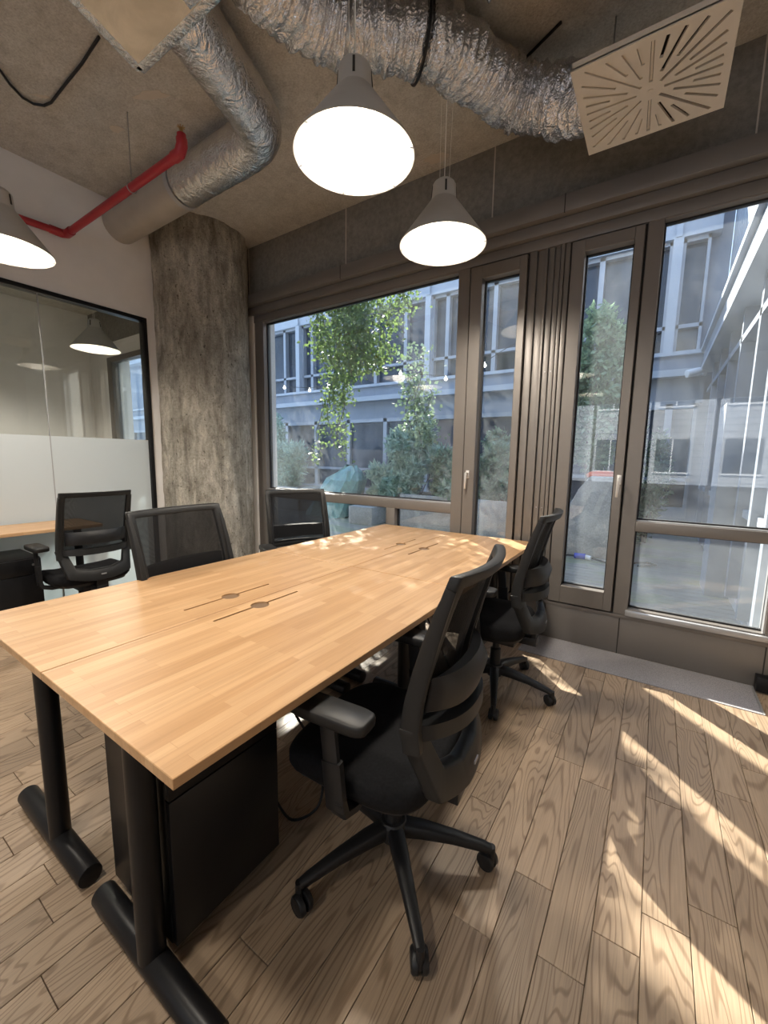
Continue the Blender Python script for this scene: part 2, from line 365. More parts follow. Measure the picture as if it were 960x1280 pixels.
# ---------------------------------------------------------------- ceiling
ceil = bx((-8.2, YB, ZC), (XR, YW+0.5, ZC+0.3)).build('ceiling', M['ceil'], smooth=False); tag(ceil, kind='structure')
def blob(cx, cy, rx, ry, rot, seed, z=ZC-0.002, n=14):
    rr = random.Random(seed); pts = []
    for i in range(n):
        a = 2*PI*i/n; q = rr.uniform(0.7, 1.15); x, y = rx*q*math.cos(a), ry*q*math.sin(a)
        pts.append((cx+x*math.cos(rot)-y*math.sin(rot), cy+x*math.sin(rot)+y*math.cos(rot)))
    return MB().prism(pts, z, ZC+0.01)
blob(-2.93, 1.61, 0.13, 0.035, 0.45, 1).build('filler_patch', M['patch'], ceil)
blob(-3.42, 1.62, 0.05, 0.035, 0.5, 2).build('filler_patch', M['patch'], ceil)
blob(-3.55, 1.22, 0.07, 0.012, 0.8, 3).build('filler_patch', M['patch'], ceil)
blob(-1.9, 2.75, 0.12, 0.05, 0.3, 4).build('filler_patch', M['patch'], ceil)
blob(-1.62, 3.1, 0.1, 0.05, 0.1, 5).build('filler_patch', M['patch'], ceil)

# ---------------------------------------------------------------- window wall: beam, fascia, panels
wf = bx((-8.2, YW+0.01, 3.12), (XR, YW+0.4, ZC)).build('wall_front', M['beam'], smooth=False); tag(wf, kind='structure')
for x in (-4.02, -2.62, -1.2, 0.3): bx((x-0.004, YW+0.006, 3.12), (x+0.004, YW+0.02, ZC)).build('joint_line', M['patch'], wf)
# bits of wall beyond the view
bx((0.76, YW, 0), (XR, YW+0.35, 3.12)).build('wall_pier', M['plaster'], wf, smooth=False)
bx((-8.2, YW, 0), (-7.6, YW+0.35, 3.12)).build('wall_pier', M['plaster'], wf, smooth=False)
fas = empty('trim_1', kind='structure')
bx((-4.06, YW-0.10, 3.005), (0.76, YW+0.12, 3.115)).build('fascia', M['frame'], fas, bevel=0.003)
bx((-4.06, YW-0.045, 2.925), (0.76, YW+0.12, 3.002)).build('fascia', M['frame'], fas, bevel=0.003)
bx((-4.06, YW-0.005, 2.85), (0.76, YW+0.12, 2.922)).build('fascia', M['frame'], fas, bevel=0.003)
for x in (-0.66, -2.6): bx((x-0.003, YW-0.102, 3.004), (x+0.003, YW-0.09, 3.117)).build('joint_line', M['groove'], fas)
# panels under the glass
pan = empty('trim_2', kind='structure')
bx((-4.02, YW, 0), (0.76, YW+0.12, 0.288)).build('lower_panel', M['frame'], pan, bevel=0.003)
bx((-4.02, YW-0.006, 0.262), (0.66, YW, 0.288)).build('ledge', M['frame'], pan, bevel=0.001)
for x in (-0.13, 0.64, -0.9, -1.4): bx((x-0.003, YW-0.003, 0), (x+0.003, YW+0.002, 0.262)).build('joint_line', M['groove'], pan)
# mullion fins between the two doors
fin = empty('trim_3', kind='structure')
bx((-0.897, YW+0.03, 0), (-0.623, YW+0.12, 2.85)).build('back_plate', M['frame'], fin)
for a, b, y in ((-0.897, -0.846, 0.0), (-0.838, -0.788, 0.012), (-0.786, -0.772, -0.004), (-0.764, -0.728, 0.012), (-0.720, -0.690, 0.012), (-0.682, -0.660, -0.004), (-0.654, -0.623, 0.0)):
    bx((a, YW+y, 0.01), (b, YW+0.035, 2.85)).build('fin', M['frame'], fin, bevel=0.002)
for z in (1.0, 2.0):
    for x in (-0.745, -0.705): MB().cyl((x, YW+0.013, z), (x, YW+0.008, z), 0.004, n=10).build('screw', M['steel'], fin)

def frame_bars(parent, x0, x1, z0, z1, gx0, gx1, gz0, gz1, y0, y1, name='frame', mat='frame', bev=0.003):
    for a, b in (((x0, y0, z0), (gx0, y1, z1)), ((gx1, y0, z0), (x1, y1, z1)), ((gx0, y0, z0), (gx1, y1, gz0)), ((gx0, y0, gz1), (gx1, y1, z1))):
        if abs(a[0]-b[0]) > 1e-4 and abs(a[2]-b[2]) > 1e-4: bx(a, b).build(name, M[mat], parent, bevel=bev, segs=1)
def pane(parent, x0, x1, z0, z1, gasket=True):
    bx((x0, YG-0.004, z0), (x1, YG+0.004, z1)).build('pane', M['glass'], parent, smooth=False)
    if gasket: 
        g = 0.010
        mb = MB()
        for a, b in (((x0, YG-0.012, z0), (x0+g, YG+0.012, z1)), ((x1-g, YG-0.012, z0), (x1, YG+0.012, z1)), ((x0, YG-0.012, z0), (x1, YG+0.012, z0+g)), ((x0, YG-0.012, z1-g), (x1, YG+0.012, z1))): mb.box(a, b)
        mb.build('gasket', M['gasket'], parent, smooth=False)
# left picture window
w1 = empty('window_1', (0, 0, 0), kind='structure')
frame_bars(w1, -3.94, -1.353, 0.288, 2.852, -3.80, -1.452, 0.34, 2.835, YW, YW+0.11)
bx((-3.80, YW, 0.890), (-1.452, YW+0.11, 0.975)).build('transom', M['frame'], w1, bevel=0.003)
bx((-3.80, YW+0.03, 0.975), (-1.452, YW+0.11, 0.983)).build('sill_strip', M['sill'], w1)
bx((-2.115, YW, 0.34), (-2.02, YW+0.11, 0.89)).build('post', M['frame'], w1, bevel=0.003)
pane(w1, -3.80, -1.452, 0.983, 2.835); pane(w1, -3.80, -2.115, 0.34, 0.89); pane(w1, -2.02, -1.452, 0.34, 0.89)
# plaster reveal beside the column
rev = bx((-4.07, YW-0.02, 0), (-3.945, YW+0.3, 3.0)).build('trim_4', M['plaster'], bevel=0.002); tag(rev, kind='structure')
def handle(parent, x, z, y=YW-0.02):
    mb = MB(); mb.box((x-0.014, y-0.008, z-0.03), (x+0.014, y+0.004, z+0.035)); mb.cyl((x, y, z+0.012), (x, y-0.045, z+0.012), 0.009, n=12)
    mb.tube([(x, y-0.045, z+0.018), (x, y-0.047, z-0.02), (x-0.002, y-0.045, z-0.07), (x-0.004, y-0.042, z-0.115)], [0.010, 0.010, 0.009, 0.008], 10)
    return mb.build('handle', M['silver'], parent, bevel=0.002)
def door(n, x0, x1, z0, z1, g, hx, hz):
    d = empty('door_%d' % n, kind='structure')
    yo = YW-0.018
    frame_bars(d, x0+0.012, x1-0.012, z0+0.012, z1-0.012, g[0], g[1], g[2], g[3], yo, YW+0.10, 'sash')
    frame_bars(d, x0, x1, z0, z1, x0+0.012, x1-0.012, z0+0.012, z1-0.012, YW+0.02, YW+0.11, 'shadow_gap', 'groove', 0)
    pane(d, g[0], g[1], g[2], g[3]); handle(d, hx, hz, yo)
    return d
door(1, -1.353, -0.897, 0.288, 2.85, (-1.247, -0.963, 0.43, 2.745), -1.30, 1.23)
door(2, -0.623, -0.175, 0.288, 2.85, (-0.528, -0.240, 0.43, 2.76), -0.208, 1.23)
w2 = empty('window_2', kind='structure')
frame_bars(w2, -0.175, 0.76, 0.288, 2.852, -0.088, 0.625, 0.338, 2.842, YW, YW+0.11)
bx((-0.088, YW, 0.887), (0.625, YW+0.11, 0.955)).build('transom', M['frame'], w2, bevel=0.003)
bx((-0.088, YW+0.02, 0.955), (0.625, YW+0.11, 0.963)).build('sill_strip', M['sill'], w2)
bx((-0.10, YW-0.03, 0.295), (0.66, YW+0.04, 0.330)).build('sill', M['sill'], w2, bevel=0.003)
bx((0.615, YW+0.004, 0.338), (0.628, YW+0.11, 2.842)).build('jamb_strip', M['sill'], w2)
pane(w2, -0.088, 0.625, 0.338, 0.887); pane(w2, -0.088, 0.625, 0.963, 2.842)
bb = bx((0.607, YW-0.065, 0), (1.6, YW, 0.088)).build('baseboard_right', M['blackmetal'], bevel=0.002); tag(bb, kind='structure')

# ---------------------------------------------------------------- left wall with glass partition
wl = MB()
wl.box((XL-0.12, YB, 2.70), (XL, YW+0.05, ZC)); wl.box((XL-0.12, 2.235, 0), (XL, YW+0.05, 2.70)); wl.box((XL-0.12, YB, 0), (XL, -2.0, 2.70))
wl = wl.build('wall_left', M['plaster'], smooth=False); tag(wl, kind='structure')
w3 = empty('window_3', kind='structure')
for a, b in (((XL-0.08, -2.0, 2.665), (XL+0.012, 2.235, 2.70)), ((XL-0.08, 2.20, 0), (XL+0.012, 2.235, 2.665)), ((XL-0.08, -2.0, 0), (XL+0.012, 2.2, 0.03))):
    bx(a, b).build('frame', M['blackmetal'], w3, bevel=0.002)
ys = [-2.0, -0.75, 0.31, 1.375, 2.2]
for a, b in zip(ys[:-1], ys[1:]):
    bx((XL-0.036, a+0.002, 0.03), (XL-0.026, b-0.002, 2.665)).build('pane', M['glassin'], w3, smooth=False)
    bx((XL-0.0255, a+0.003, 0.03), (XL-0.0245, b-0.003, 1.502)).build('frosted_film', M['frost'], w3, smooth=False)
for y in ys[1:-1]: bx((XL-0.037, y-0.003, 0.03), (XL-0.022, y+0.003, 2.665)).build('joint_seal', M['sill'], w3)
# neighbouring room seen through the clear glass
nb = bx((-8.2, YB, -0.06), (XL-0.12, YW+0.1, 0)).build('floor_neighbour', M['oak'], smooth=False); tag(nb, kind='structure')
nw = bx((-8.3, YB, 0), (-8.2, YW+0.2, ZC)).build('wall_neighbour', M['plaster'], smooth=False); tag(nw, kind='structure')
nbk = bx((-8.2, -2.6, 0), (XL-0.12, -2.5, ZC)).build('wall_neighbour_back', M['plaster'], smooth=False); tag(nbk, kind='structure')
w4 = empty('window_4', kind='structure')
frame_bars(w4, -7.6, -4.6, 0.288, 2.9, -7.45, -4.75, 0.36, 2.82, YW, YW+0.11); pane(w4, -7.45, -4.75, 0.36, 2.82, False)
for x in (-6.0, -5.2, -5.05): bx((x-0.03, YW-0.01, 0.36), (x+0.03, YW+0.11, 2.82)).build('post', M['frame'], w4, bevel=0.003)
bx((-7.6, YW, 0), (-4.6, YW+0.12, 0.288)).build('lower_panel', M['frame'], w4); bx((-7.6, YW, 2.9), (-4.4, YW+0.3, 3.12)).build('header', M['plaster'], w4)
bx((-4.62, YW, 0), (-4.05, YW+0.3, 3.12)).build('pier', M['plaster'], w4)

# right and back walls (behind the camera), back wall glazed onto a pale sided building
wr = bx((XR, YB, 0), (XR+0.1, YW+0.4, ZC)).build('wall_right', M['plaster'], smooth=False); tag(wr, kind='structure')
wb = MB(); wb.box((-8.2, YB-0.12, 0), (-2.6, YB, ZC)); wb.box((XR, YB-0.12, 0), (2.2, YB, ZC)); wb.box((-2.6, YB-0.12, 0), (2.2, YB, 0.85)); wb.box((-2.6, YB-0.12, 2.75), (2.2, YB, ZC))
wb = wb.build('wall_back', M['plaster'], smooth=False); tag(wb, kind='structure')
w5 = empty('window_5', kind='structure')
for x in (-2.6, -1.4, -0.2, 1.0, 2.2): bx((x-0.03, YB-0.1, 0.85), (x+0.03, YB, 2.75)).build('post', M['frame'], w5)
sb = empty('sided_building', (0, -12, 0), label='white horizontally sided building seen only as a reflection in the right window', cat='building')
bx((-8, -0.5, 0), (8, 0, 9)).build('wall', M['siding'], sb, smooth=False)
for x in (-5.6, -3.6, -1.6, 0.4, 2.4, 4.4):
    for z in (1.0, 3.4): 
        wnd = bx((x-0.5, 0, z), (x+0.5, 0.04, z+1.2)).build('window', M['fglass'], sb); 
        mb = MB(); mb.box((x-0.55, 0, z-0.06), (x+0.55, 0.06, z)); mb.box((x-0.02, 0.03, z), (x+0.02, 0.06, z+1.2)); mb.build('window_frame', M['whitepl'], wnd)

# ---------------------------------------------------------------- concrete column
def column():
    cx, cy, r = -4.29, 2.80, 0.487; n = 96; rings = []
    rr = random.Random(3); L = 60
    ph = [rr.uniform(0, 6.28) for _ in range(12)]
    brd = [rr.uniform(-0.006, 0.006) for _ in range(24)]
    for i in range(L+1):
        z = ZC*i/L; ring = []
        for j in range(n):
            a = 2*PI*j/n
            d = brd[int(j*24/n)] + 0.004*math.sin(7*a+ph[0]+z*1.3)+0.003*math.sin(19*a+ph[1]+z*5)+0.003*math.sin(z*23+ph[2]+3*a)+rr.uniform(-0.0015, 0.0015)
            if z > ZC-0.25: d += 0.012*(z-ZC+0.25)/0.25*math.sin(9*a+ph[3])*rr.uniform(0.6, 1.2)
            ring.append((cx+(r+d)*math.cos(a), cy+(r+d)*math.sin(a), z))
        rings.append(ring)
    o = MB().rings(rings).build('concrete_column', M['column'], ang=60)
    tag(o, 'round rough board-marked concrete column in the room corner', 'column')
column()

# ---------------------------------------------------------------- pendant lamps
def make_lamp():
    t = empty('pendant_lamp')
    sh = MB()
    sh.lathe([(0.060, 0.335), (0.066, 0.325), (0.072, 0.245), (0.080, 0.235), (0.252, 0.006), (0.254, 0.0), (0.250, 0.0), (0.248, 0.006), (0.078, 0.228)], n=72)
    sh.build('shade', M['lampgrey'], t, ang=25)
    MB().lathe([(0.2475, 0.0065), (0.0775, 0.2275), (0.03, 0.23), (0.001, 0.231)], n=64).build('reflector', M['lampwhite'], t)
    cp = MB().lathe([(0.001, 0.348), (0.045, 0.348), (0.060, 0.335), (0.058, 0.32)], n=40).build('cap', M['lampgrey'], t)
    mb = MB()
    for a in (0.6, 0.6+PI/2, 0.6+PI, 0.6-PI/2):
        c, s_ = math.cos(a), math.sin(a)
        mb.tube([(0.0665*c, 0.0665*s_, 0.32), (0.0715*c, 0.0715*s_, 0.262)], 0, section=(0.010, 0.006), upv=(c, s_, 0))
    tag(mb.build('vent_slot', M['groove'], t), kind='stuff')
    mb = MB()
    for k in range(6):
        a = k*PI/3+0.35; mb.tube([(0.238*math.cos(a), 0.238*math.sin(a), 0.004), (0.256*math.cos(a), 0.256*math.sin(a), -0.001)], 0.0025, 6)
    tag(mb.build('rim_clip', M['steel'], t), kind='stuff')
    MB().lathe([(0.001, 0.12), (0.06, 0.125), (0.085, 0.15), (0.085, 0.18), (0.06, 0.2), (0.001, 0.205)], n=32).build('bulb', M['bulb'], t)
    mb = MB(); mb.cyl((0.0, 0, 0.345), (0.0, 0, 1.065), 0.0022, n=8); mb.cyl((0.03, 0.0, 0.345), (0.04, 0.012, 1.065), 0.001, n=6); mb.cyl((-0.03, 0.0, 0.345), (-0.03, -0.01, 1.065), 0.001, n=6)
    mb.build('cord', M['lampwhite'], t)
    return t
ZL = 2.60
spots = [(-1.165, 1.49, 'large pendant lamp hanging nearest the camera, just left of the flexible duct', 26), (-1.165, 2.335, 'pendant lamp hanging nearest the windows, lower and smaller in view', 26),
         (-3.49, 0.945, 'pendant lamp cut by the left edge, hanging before the plaster wall', 26), (-3.49, 0.0, 'pendant lamp of the left row behind the camera', 26),
         (-1.12, -0.2, 'pendant lamp directly behind the camera, mirrored in the narrow door', 26), (-1.165, -2.2, 'rearmost pendant lamp near the back windows', 26),
         (-5.75, 2.33, 'pendant lamp in the neighbouring room seen through the clear glass', 26), (-6.9, 1.2, 'pendant lamp in the neighbouring room beyond its hanging neighbour', 26)]
lp0 = make_lamp()
for i, (x, y, lb, e) in enumerate(spots):
    o = lp0 if i == 0 else copy_tree(lp0)
    o.location = (x, y, ZL); tag(o, lb, 'lamp', 'conical pendant lamps')
    ld = bpy.data.lights.new('lamp_light', 'SPOT'); ld.energy = e*1.9; ld.color = (1.0, 0.91, 0.79); ld.shadow_soft_size = 0.1; ld.spot_size = R(165); ld.spot_blend = 0.6
    lo = bpy.data.objects.new('lamp_light', ld); C.objects.link(lo); lo.location = (x, y, ZL+0.03)
    ld = bpy.data.lights.new('lamp_glow', 'POINT'); ld.energy = 2.4; ld.color = (1.0, 0.91, 0.79); ld.shadow_soft_size = 0.05
    lo = bpy.data.objects.new('lamp_glow', ld); C.objects.link(lo); lo.location = (x, y, ZL+0.11)

# ---------------------------------------------------------------- ducts
def crinkle_tube(path, r, n=64, seg=0.012, amp=0.012, seed=1, fold=1.0):
    rr = np.random.RandomState(seed); pts = [Vector(p) for p in path]
    # Catmull-Rom resample
    P = [pts[0]*2-pts[1]]+pts+[pts[-1]*2-pts[-2]]; out = []
    for i in range(1, len(P)-2):
        L = (P[i+1]-P[i]).length; k = max(2, int(L/seg))
        for j in range(k):
            t = j/k; a, b, c, d = P[i-1], P[i], P[i+1], P[i+2]
            out.append(0.5*((2*b)+(c-a)*t+(2*a-5*b+4*c-d)*t*t+(3*b-a-3*c+d)*t**3))
    out.append(P[-2]); N = len(out)
    def field(si, sj):
        g = rr.rand(int(N*seg/si)+3, max(3, int(2*PI*r/sj))); K = g.shape[1]
        def at(i, j):
            x = i*seg/si; y = j/n*K; xi = int(x); yi = int(y); fx = x-xi; fy = y-yi
            a0 = g[xi, yi % K]*(1-fy)+g[xi, (yi+1) % K]*fy; a1 = g[xi+1, yi % K]*(1-fy)+g[xi+1, (yi+1) % K]*fy
            return a0*(1-fx)+a1*fx-0.5
        return at
    f1 = field(0.020, 0.13); f2 = field(0.012, 0.06); f3 = field(0.10, 0.16)
    rings = []; u = Vector((0, 0, 1))
    for i, p in enumerate(out):
        a = out[max(0, i-1)]; b = out[min(N-1, i+1)]; tt = (b-a).normalized(); s_ = tt.cross(u).normalized(); u2 = s_.cross(tt)
        rib = 0.1*amp*math.sin(i*seg/0.04*2*PI+0.8*math.sin(i*0.13)); ring = []
        for j in range(n):
            d = rib+amp*(1.1*f1(i, j)+0.8*f2(i, j)+0.9*f3(i, j)+0.12*(rr.rand()-0.5))*fold; an = 2*PI*j/n+0.5*f3(i, j)
            ring.append(p+(s_*math.cos(an)+u2*math.sin(an))*(r+d))
        rings.append(ring)
    return MB().rings(rings)
d1 = empty('round_duct', (-2.3, 2.05, 3.475), label='foil wrapped round duct with an elbow running into the left wall', cat='duct')
def rel(o, pts): return [tuple(Vector(p)-o.location) for p in pts]
el = [(-2.62, 2.05, 3.475), (-2.50, 2.045, 3.475), (-2.40, 2.02, 3.475), (-2.32, 1.955, 3.475), (-2.27, 1.86, 3.475), (-2.23, 1.75, 3.475)]
crinkle_tube(rel(d1, [(-3.32, 2.05, 3.475), (-2.95, 2.05, 3.475)]+el+[(-2.13, 1.45, 3.475), (-2.06, 1.24, 3.475)]), 0.150, 56, 0.016, 0.004, 5).build('foil_wrap', M['foilsoft'], d1, ang=50)
MB().cyl(*rel(d1, [(XL, 2.05, 3.475), (-3.30, 2.05, 3.475)]), 0.152, n=56).build('sleeve', M['foilplain'], d1)
MB().cyl(*rel(d1, [(-3.345, 2.05, 3.475), (-3.30, 2.05, 3.475)]), 0.156, n=56).build('tape_band', M['sill'], d1)
d2 = empty('insulated_duct_box', (-2.0, 0.8, 3.30), label='rectangular insulated duct box with creased foil facing, upper left', cat='duct')
pr = [(-2.37, 1.255), (-1.60, 1.262), (-1.28, 0.1), (-2.02, 0.1)]
MB().prism([(x+2.0, y-0.8) for x, y in pr], 0, 0.34).build('casing', M['boxfoil'], d2, bevel=0.01)
for (a, b) in ((pr[0], pr[1]), (pr[0], pr[3]), (pr[1], pr[2])):
    MB().tube([(a[0]+2, a[1]-0.8, 0.005), (b[0]+2, b[1]-0.8, 0.005)], 0, section=(0.045, 0.016)).build('foil_tape', M['foilsoft'], d2)
MB().prism([(0.33, 0.20), (0.41, 0.44), (0.30, 0.44), (0.12, 0.43), (0.18, 0.2)], -0.003, 0.002).build('foil_patch', M['foilsoft'], d2)
d3 = empty('flexible_duct', (-1.2, 2.0, 3.42), label='crumpled silver flexible duct curving down to the ceiling diffuser', cat='duct')
crinkle_tube(rel(d3, [(-1.58, 0.7, 3.472), (-1.63, 1.15, 3.472), (-1.62, 1.50, 3.472), (-1.50, 1.78, 3.472), (-1.28, 1.96, 3.472), (-1.10, 2.16, 3.472), (-1.00, 2.42, 3.48), (-0.87, 2.60, 3.45), (-0.68, 2.67, 3.38), (-0.42, 2.63, 3.25)]), 0.152, 100, 0.007, 0.026, 11).build('foil_sleeve', M['foil'], d3, smooth=False)
for c in ((-1.19, 2.06, 3.472),):
    mb = MB(); q = [Vector(c)-Vector(d3.location)+Vector((0.163*math.cos(a)*0.74, -0.163*math.cos(a)*0.67, 0.163*math.sin(a))) for a in [2*PI*k/32 for k in range(32)]]
    mb.tube(q, 0.008, 6, closed=True, cap=False); mb.build('strap', M['black'], d3)
d4 = empty('flexible_duct', (-0.6, 1.8, 3.45), label='second crumpled silver flexible duct crossing the top edge of the view', cat='duct')
crinkle_tube(rel(d4, [(-1.22, 1.15, 3.495), (-1.14, 1.50, 3.495), (-0.95, 1.78, 3.495), (-0.70, 1.95, 3.495), (-0.48, 2.09, 3.495), (-0.2, 2.22, 3.495), (0.2, 2.24, 3.495), (1.0, 2.1, 3.495)]), 0.125, 90, 0.007, 0.026, 12).build('foil_sleeve', M['foil'], d4, smooth=False)
cd = MB().cyl((-1.05, 2.75, 3.645), (-0.62, 2.55, 3.645), 0.008, n=10).build('conduit', M['black']); tag(cd, 'short black conduit on the ceiling above the flexible duct', 'conduit')

# diffuser
df = empty('ceiling_diffuser', (-0.178, 2.49, 3.10), label='square cream swirl diffuser with radiating slots', cat='air vent')
def diffuser():
    h = 0.30; T = 0.006
    slots = []
    segs = []
    N = 32
    for k in range(N):
        a = 2*PI*k/N+0.05
        c, s_ = math.cos(a), math.sin(a); lim = (h-0.03)/max(abs(c), abs(s_))
        if k % 4 == 0: r0, r1 = 0.055, lim
        elif k % 2 == 0: r0, r1 = 0.10, lim
        else: r0, r1 = 0.17, lim-0.004
        slots.append((a, r0, r1))
    me = MB().box((-h, -h, -T), (h, h, T)).build('face_plate', M['diffuser'], df)
    cut = MB()
    for a, r0, r1 in slots:
        c, s_ = math.cos(a), math.sin(a); w = 0.007
        p = [(c*r0-s_*w, s_*r0+c*w), (c*r0+s_*w, s_*r0-c*w), (c*r1+s_*w, s_*r1-c*w), (c*r1-s_*w, s_*r1+c*w)]
        cut.prism(p, -0.05, 0.05)
    return me, cut, slots
def boolean(o, cut):
    co = cut.build('cutter', M['groove'], o.parent)
    md = o.modifiers.new('b', 'BOOLEAN'); md.operation = 'DIFFERENCE'; md.object = co; md.solver = 'EXACT'
    bpy.context.view_layer.update()
    dg = bpy.context.evaluated_depsgraph_get(); me = bpy.data.meshes.new_from_object(o.evaluated_get(dg))
    o.modifiers.clear(); old = o.data; o.data = me; bpy.data.objects.remove(co); 
    for p in me.polygons: p.use_smooth = False
fp, cut, slots = diffuser(); boolean(fp, cut)
mb = MB()
for a, b in (((-0.3, -0.3, 0), (0.3, -0.294, 0.03)), ((-0.3, 0.294, 0), (0.3, 0.3, 0.03)), ((-0.3, -0.3, 0), (-0.294, 0.3, 0.03)), ((0.294, -0.3, 0), (0.3, 0.3, 0.03))): mb.box(a, b)
mb.build('rim', M['diffuser'], df)
for a, r0, r1 in slots:
    c, s_ = math.cos(a), math.sin(a)
    if (a % (2*PI)) < 1.0 or 5.05 < (a % (2*PI)) < 6.3 or (abs(a%(2*PI)-4.9)<.1): continue
    bl = MB().tube([(c*r0, s_*r0, 0.0), (c*(r1-0.002), s_*(r1-0.002), 0.0)], 0, section=(0.0105, 0.004)).build('slot_blade', M['diffuser'], df)
    if 0 < (a % (2*PI)) < 1.35 or 5.3 < (a % (2*PI)) < 6.0: bl.location.z = 0.016
    else: bl.location.z = 0.002
MB().cyl((0, 0, -0.008), (0, 0, 0.0), 0.012, n=20).build('screw_cap', M['diffuser'], df)
mb = MB(); mb.box((-0.22, 0.0, 0.035), (0.26, 0.28, 0.16)); plo = mb.build('plenum_box', M['groove'], df, bevel=0.004)
bx((-0.29, -0.29, 0.030), (0.29, 0.29, 0.033)).build('back_tray', M['groove'], df)
for sx_ in (-0.2, 0.24): MB().cyl((sx_, 0.2, 0.16), (sx_, 0.2, 0.56), 0.004, n=8).build('hanger_rod', M['steel'], df)

# red sprinkler pipe
rp_ = empty('sprinkler_pipe', (-2.58, 1.592, 3.19), label='red painted sprinkler pipe with bends in front of the round duct', cat='pipe')
MB().tube(rel(rp_, [(-2.575, 1.592, 3.285), (-2.575, 1.592, 3.235), (-2.585, 1.592, 3.205), (-2.62, 1.592, 3.19), (-4.27, 1.592, 3.19), (-4.315, 1.585, 3.19), (-4.33, 1.55, 3.19), (-4.335, 1.0, 3.17), (-4.335, -2.0, 3.16)]), 0.027, 16).build('pipe', M['red'], rp_)
MB().tube(rel(rp_, [(-2.575, 1.592, 3.26), (-2.575, 1.592, 3.225), (-2.60, 1.592, 3.19), (-2.66, 1.592, 3.19)]), 0.033, 16).build('elbow', M['red'], rp_)
MB().tube(rel(rp_, [(-4.22, 1.592, 3.19), (-4.31, 1.592, 3.19), (-4.335, 1.565, 3.19), (-4.335, 1.48, 3.19)]), 0.033, 16).build('elbow', M['red'], rp_)
mb = MB(); mb.cyl(*rel(rp_, [(-2.575, 1.592, 3.285), (-2.575, 1.592, 3.32)]), 0.010, n=10)
for k in range(8): a = k*PI/4; mb.tube(rel(rp_, [(-2.575, 1.592, 3.32), (-2.575+0.022*math.cos(a), 1.592+0.022*math.sin(a), 3.326)]), 0.003, 5)
mb.build('sprinkler_head', M['brass'], rp_)
MB().cyl(*rel(rp_, [(-3.2, 1.592, 3.22), (-3.2, 1.592, ZC)]), 0.004, n=8).build('hanger_rod', M['steel'], rp_)
mb = MB(); mb.tube(rel(rp_, [(-3.2, 1.592+0.032*math.cos(a), 3.19+0.032*math.sin(a)) for a in [2*PI*k/20 for k in range(20)]]), 0.004, 6, closed=True, cap=False); mb.box(*rel(rp_, [(-3.21, 1.582, 3.218), (-3.19, 1.602, 3.245)])); mb.build('pipe_ring', M['steel'], rp_)

# black cable on ceiling, upper left
cb = MB().tube([(-3.39, 0.80, ZC-0.015), (-3.425, 0.91, ZC-0.015), (-3.51, 1.016, ZC-0.015), (-3.582, 1.078, ZC-0.015), (-3.64, 1.156, ZC-0.015), (-3.64, 1.214, ZC-0.015), (-3.597, 1.256, ZC-0.015), (-3.525, 1.273, ZC-0.015), (-3.282, 1.27, ZC-0.014), (-3.04, 1.27, ZC-0.012), (-2.78, 1.256, ZC-0.012)], 0.008, 8).build('ceiling_cable', M['black']); tag(cb, 'black cable looping across the concrete ceiling, upper left', 'cable')

# ---------------------------------------------------------------- desks
TX = [(-2.09, -1.402), (-1.400, -0.718)]; TY = [(0.366, 1.786), (1.789, 3.160)]
ports = {(0, 0): (-1.522, 1.075), (1, 0): (-1.331, 1.079), (0, 1): (-1.497, 2.482), (1, 1): (-1.29, 2.45)}
dl = {(0, 0): 'wooden desk, near left of the four joined desks, with a round cable port', (1, 0): 'wooden desk, near right of the four joined desks, its corner toward the camera',
      (0, 1): 'wooden desk, far left of the four, close below the picture window', (1, 1): 'wooden desk, far right of the four, partly sunlit by the door'}
for (i, j), (px, py) in ports.items():
    x0, x1 = TX[i]; y0, y1 = TY[j]; g = 0.0012
    d = empty('desk', ((x0+x1)/2, (y0+y1)/2, 0), label=dl[(i, j)], cat='desk', group='four desks joined into one table')
    cx, cy = (x0+x1)/2, (y0+y1)/2
    top = bx((x0+g-cx, y0+g-cy, 0.715), (x1-g-cx, y1-g-cy, 0.74)).build('tabletop', M['top'], d, bevel=0.0015, segs=1, smooth=False)
    cut = MB(); lx, ly = px-cx, py-cy
    cut.cyl((lx, ly, 0.70), (lx, ly, 0.76), 0.038, n=40); boolean(top, cut)
    cut = MB(); cut.box((lx-0.006, ly-0.215, 0.70), (lx+0.006, ly-0.03, 0.76)); cut.box((lx-0.006, ly+0.03, 0.70), (lx+0.006, ly+0.215, 0.76)); boolean(top, cut)
    MB().cyl((lx, ly, 0.718), (lx, ly, 0.734), 0.037, n=40).build('cable_port_cover', M['port'], d)
    bx((lx-0.05, ly-0.22, 0.69), (lx+0.05, ly+0.22, 0.713)).build('cable_tray', M['blackmetal'], d)
    sgn = -1 if i == 0 else 1
    for yy in ((y0+0.066, y1-0.07) if j == 0 else (y0+0.08, y1-0.08)):
        pxx = (-1.61 if i == 0 else -1.0)
        MB().cyl((pxx-cx, yy-cy, 0.05), (pxx-cx, yy-cy, 0.69), 0.031 if i == 0 else 0.034, n=28).build('leg', M['blackmetal'], d)
        fx0, fx1 = (-1.93, -1.375) if i == 0 else (-1.285, -0.72)
        MB().cyl((fx0-cx, yy-cy, 0.036), (fx1-cx, yy-cy, 0.036), 0.034, n=28).build('foot', M['blackmetal'], d, bevel=0.003)
        bx((x0+0.06-cx, yy-cy-0.03, 0.69), (x1-0.06-cx, yy-cy+0.03, 0.715)).build('cross_bar', M['blackmetal'], d)
    bx((pxx-cx-0.02, y0+0.1-cy, 0.675), (pxx-cx+0.02, y1-0.1-cy, 0.705)).build('rail', M['blackmetal'], d)
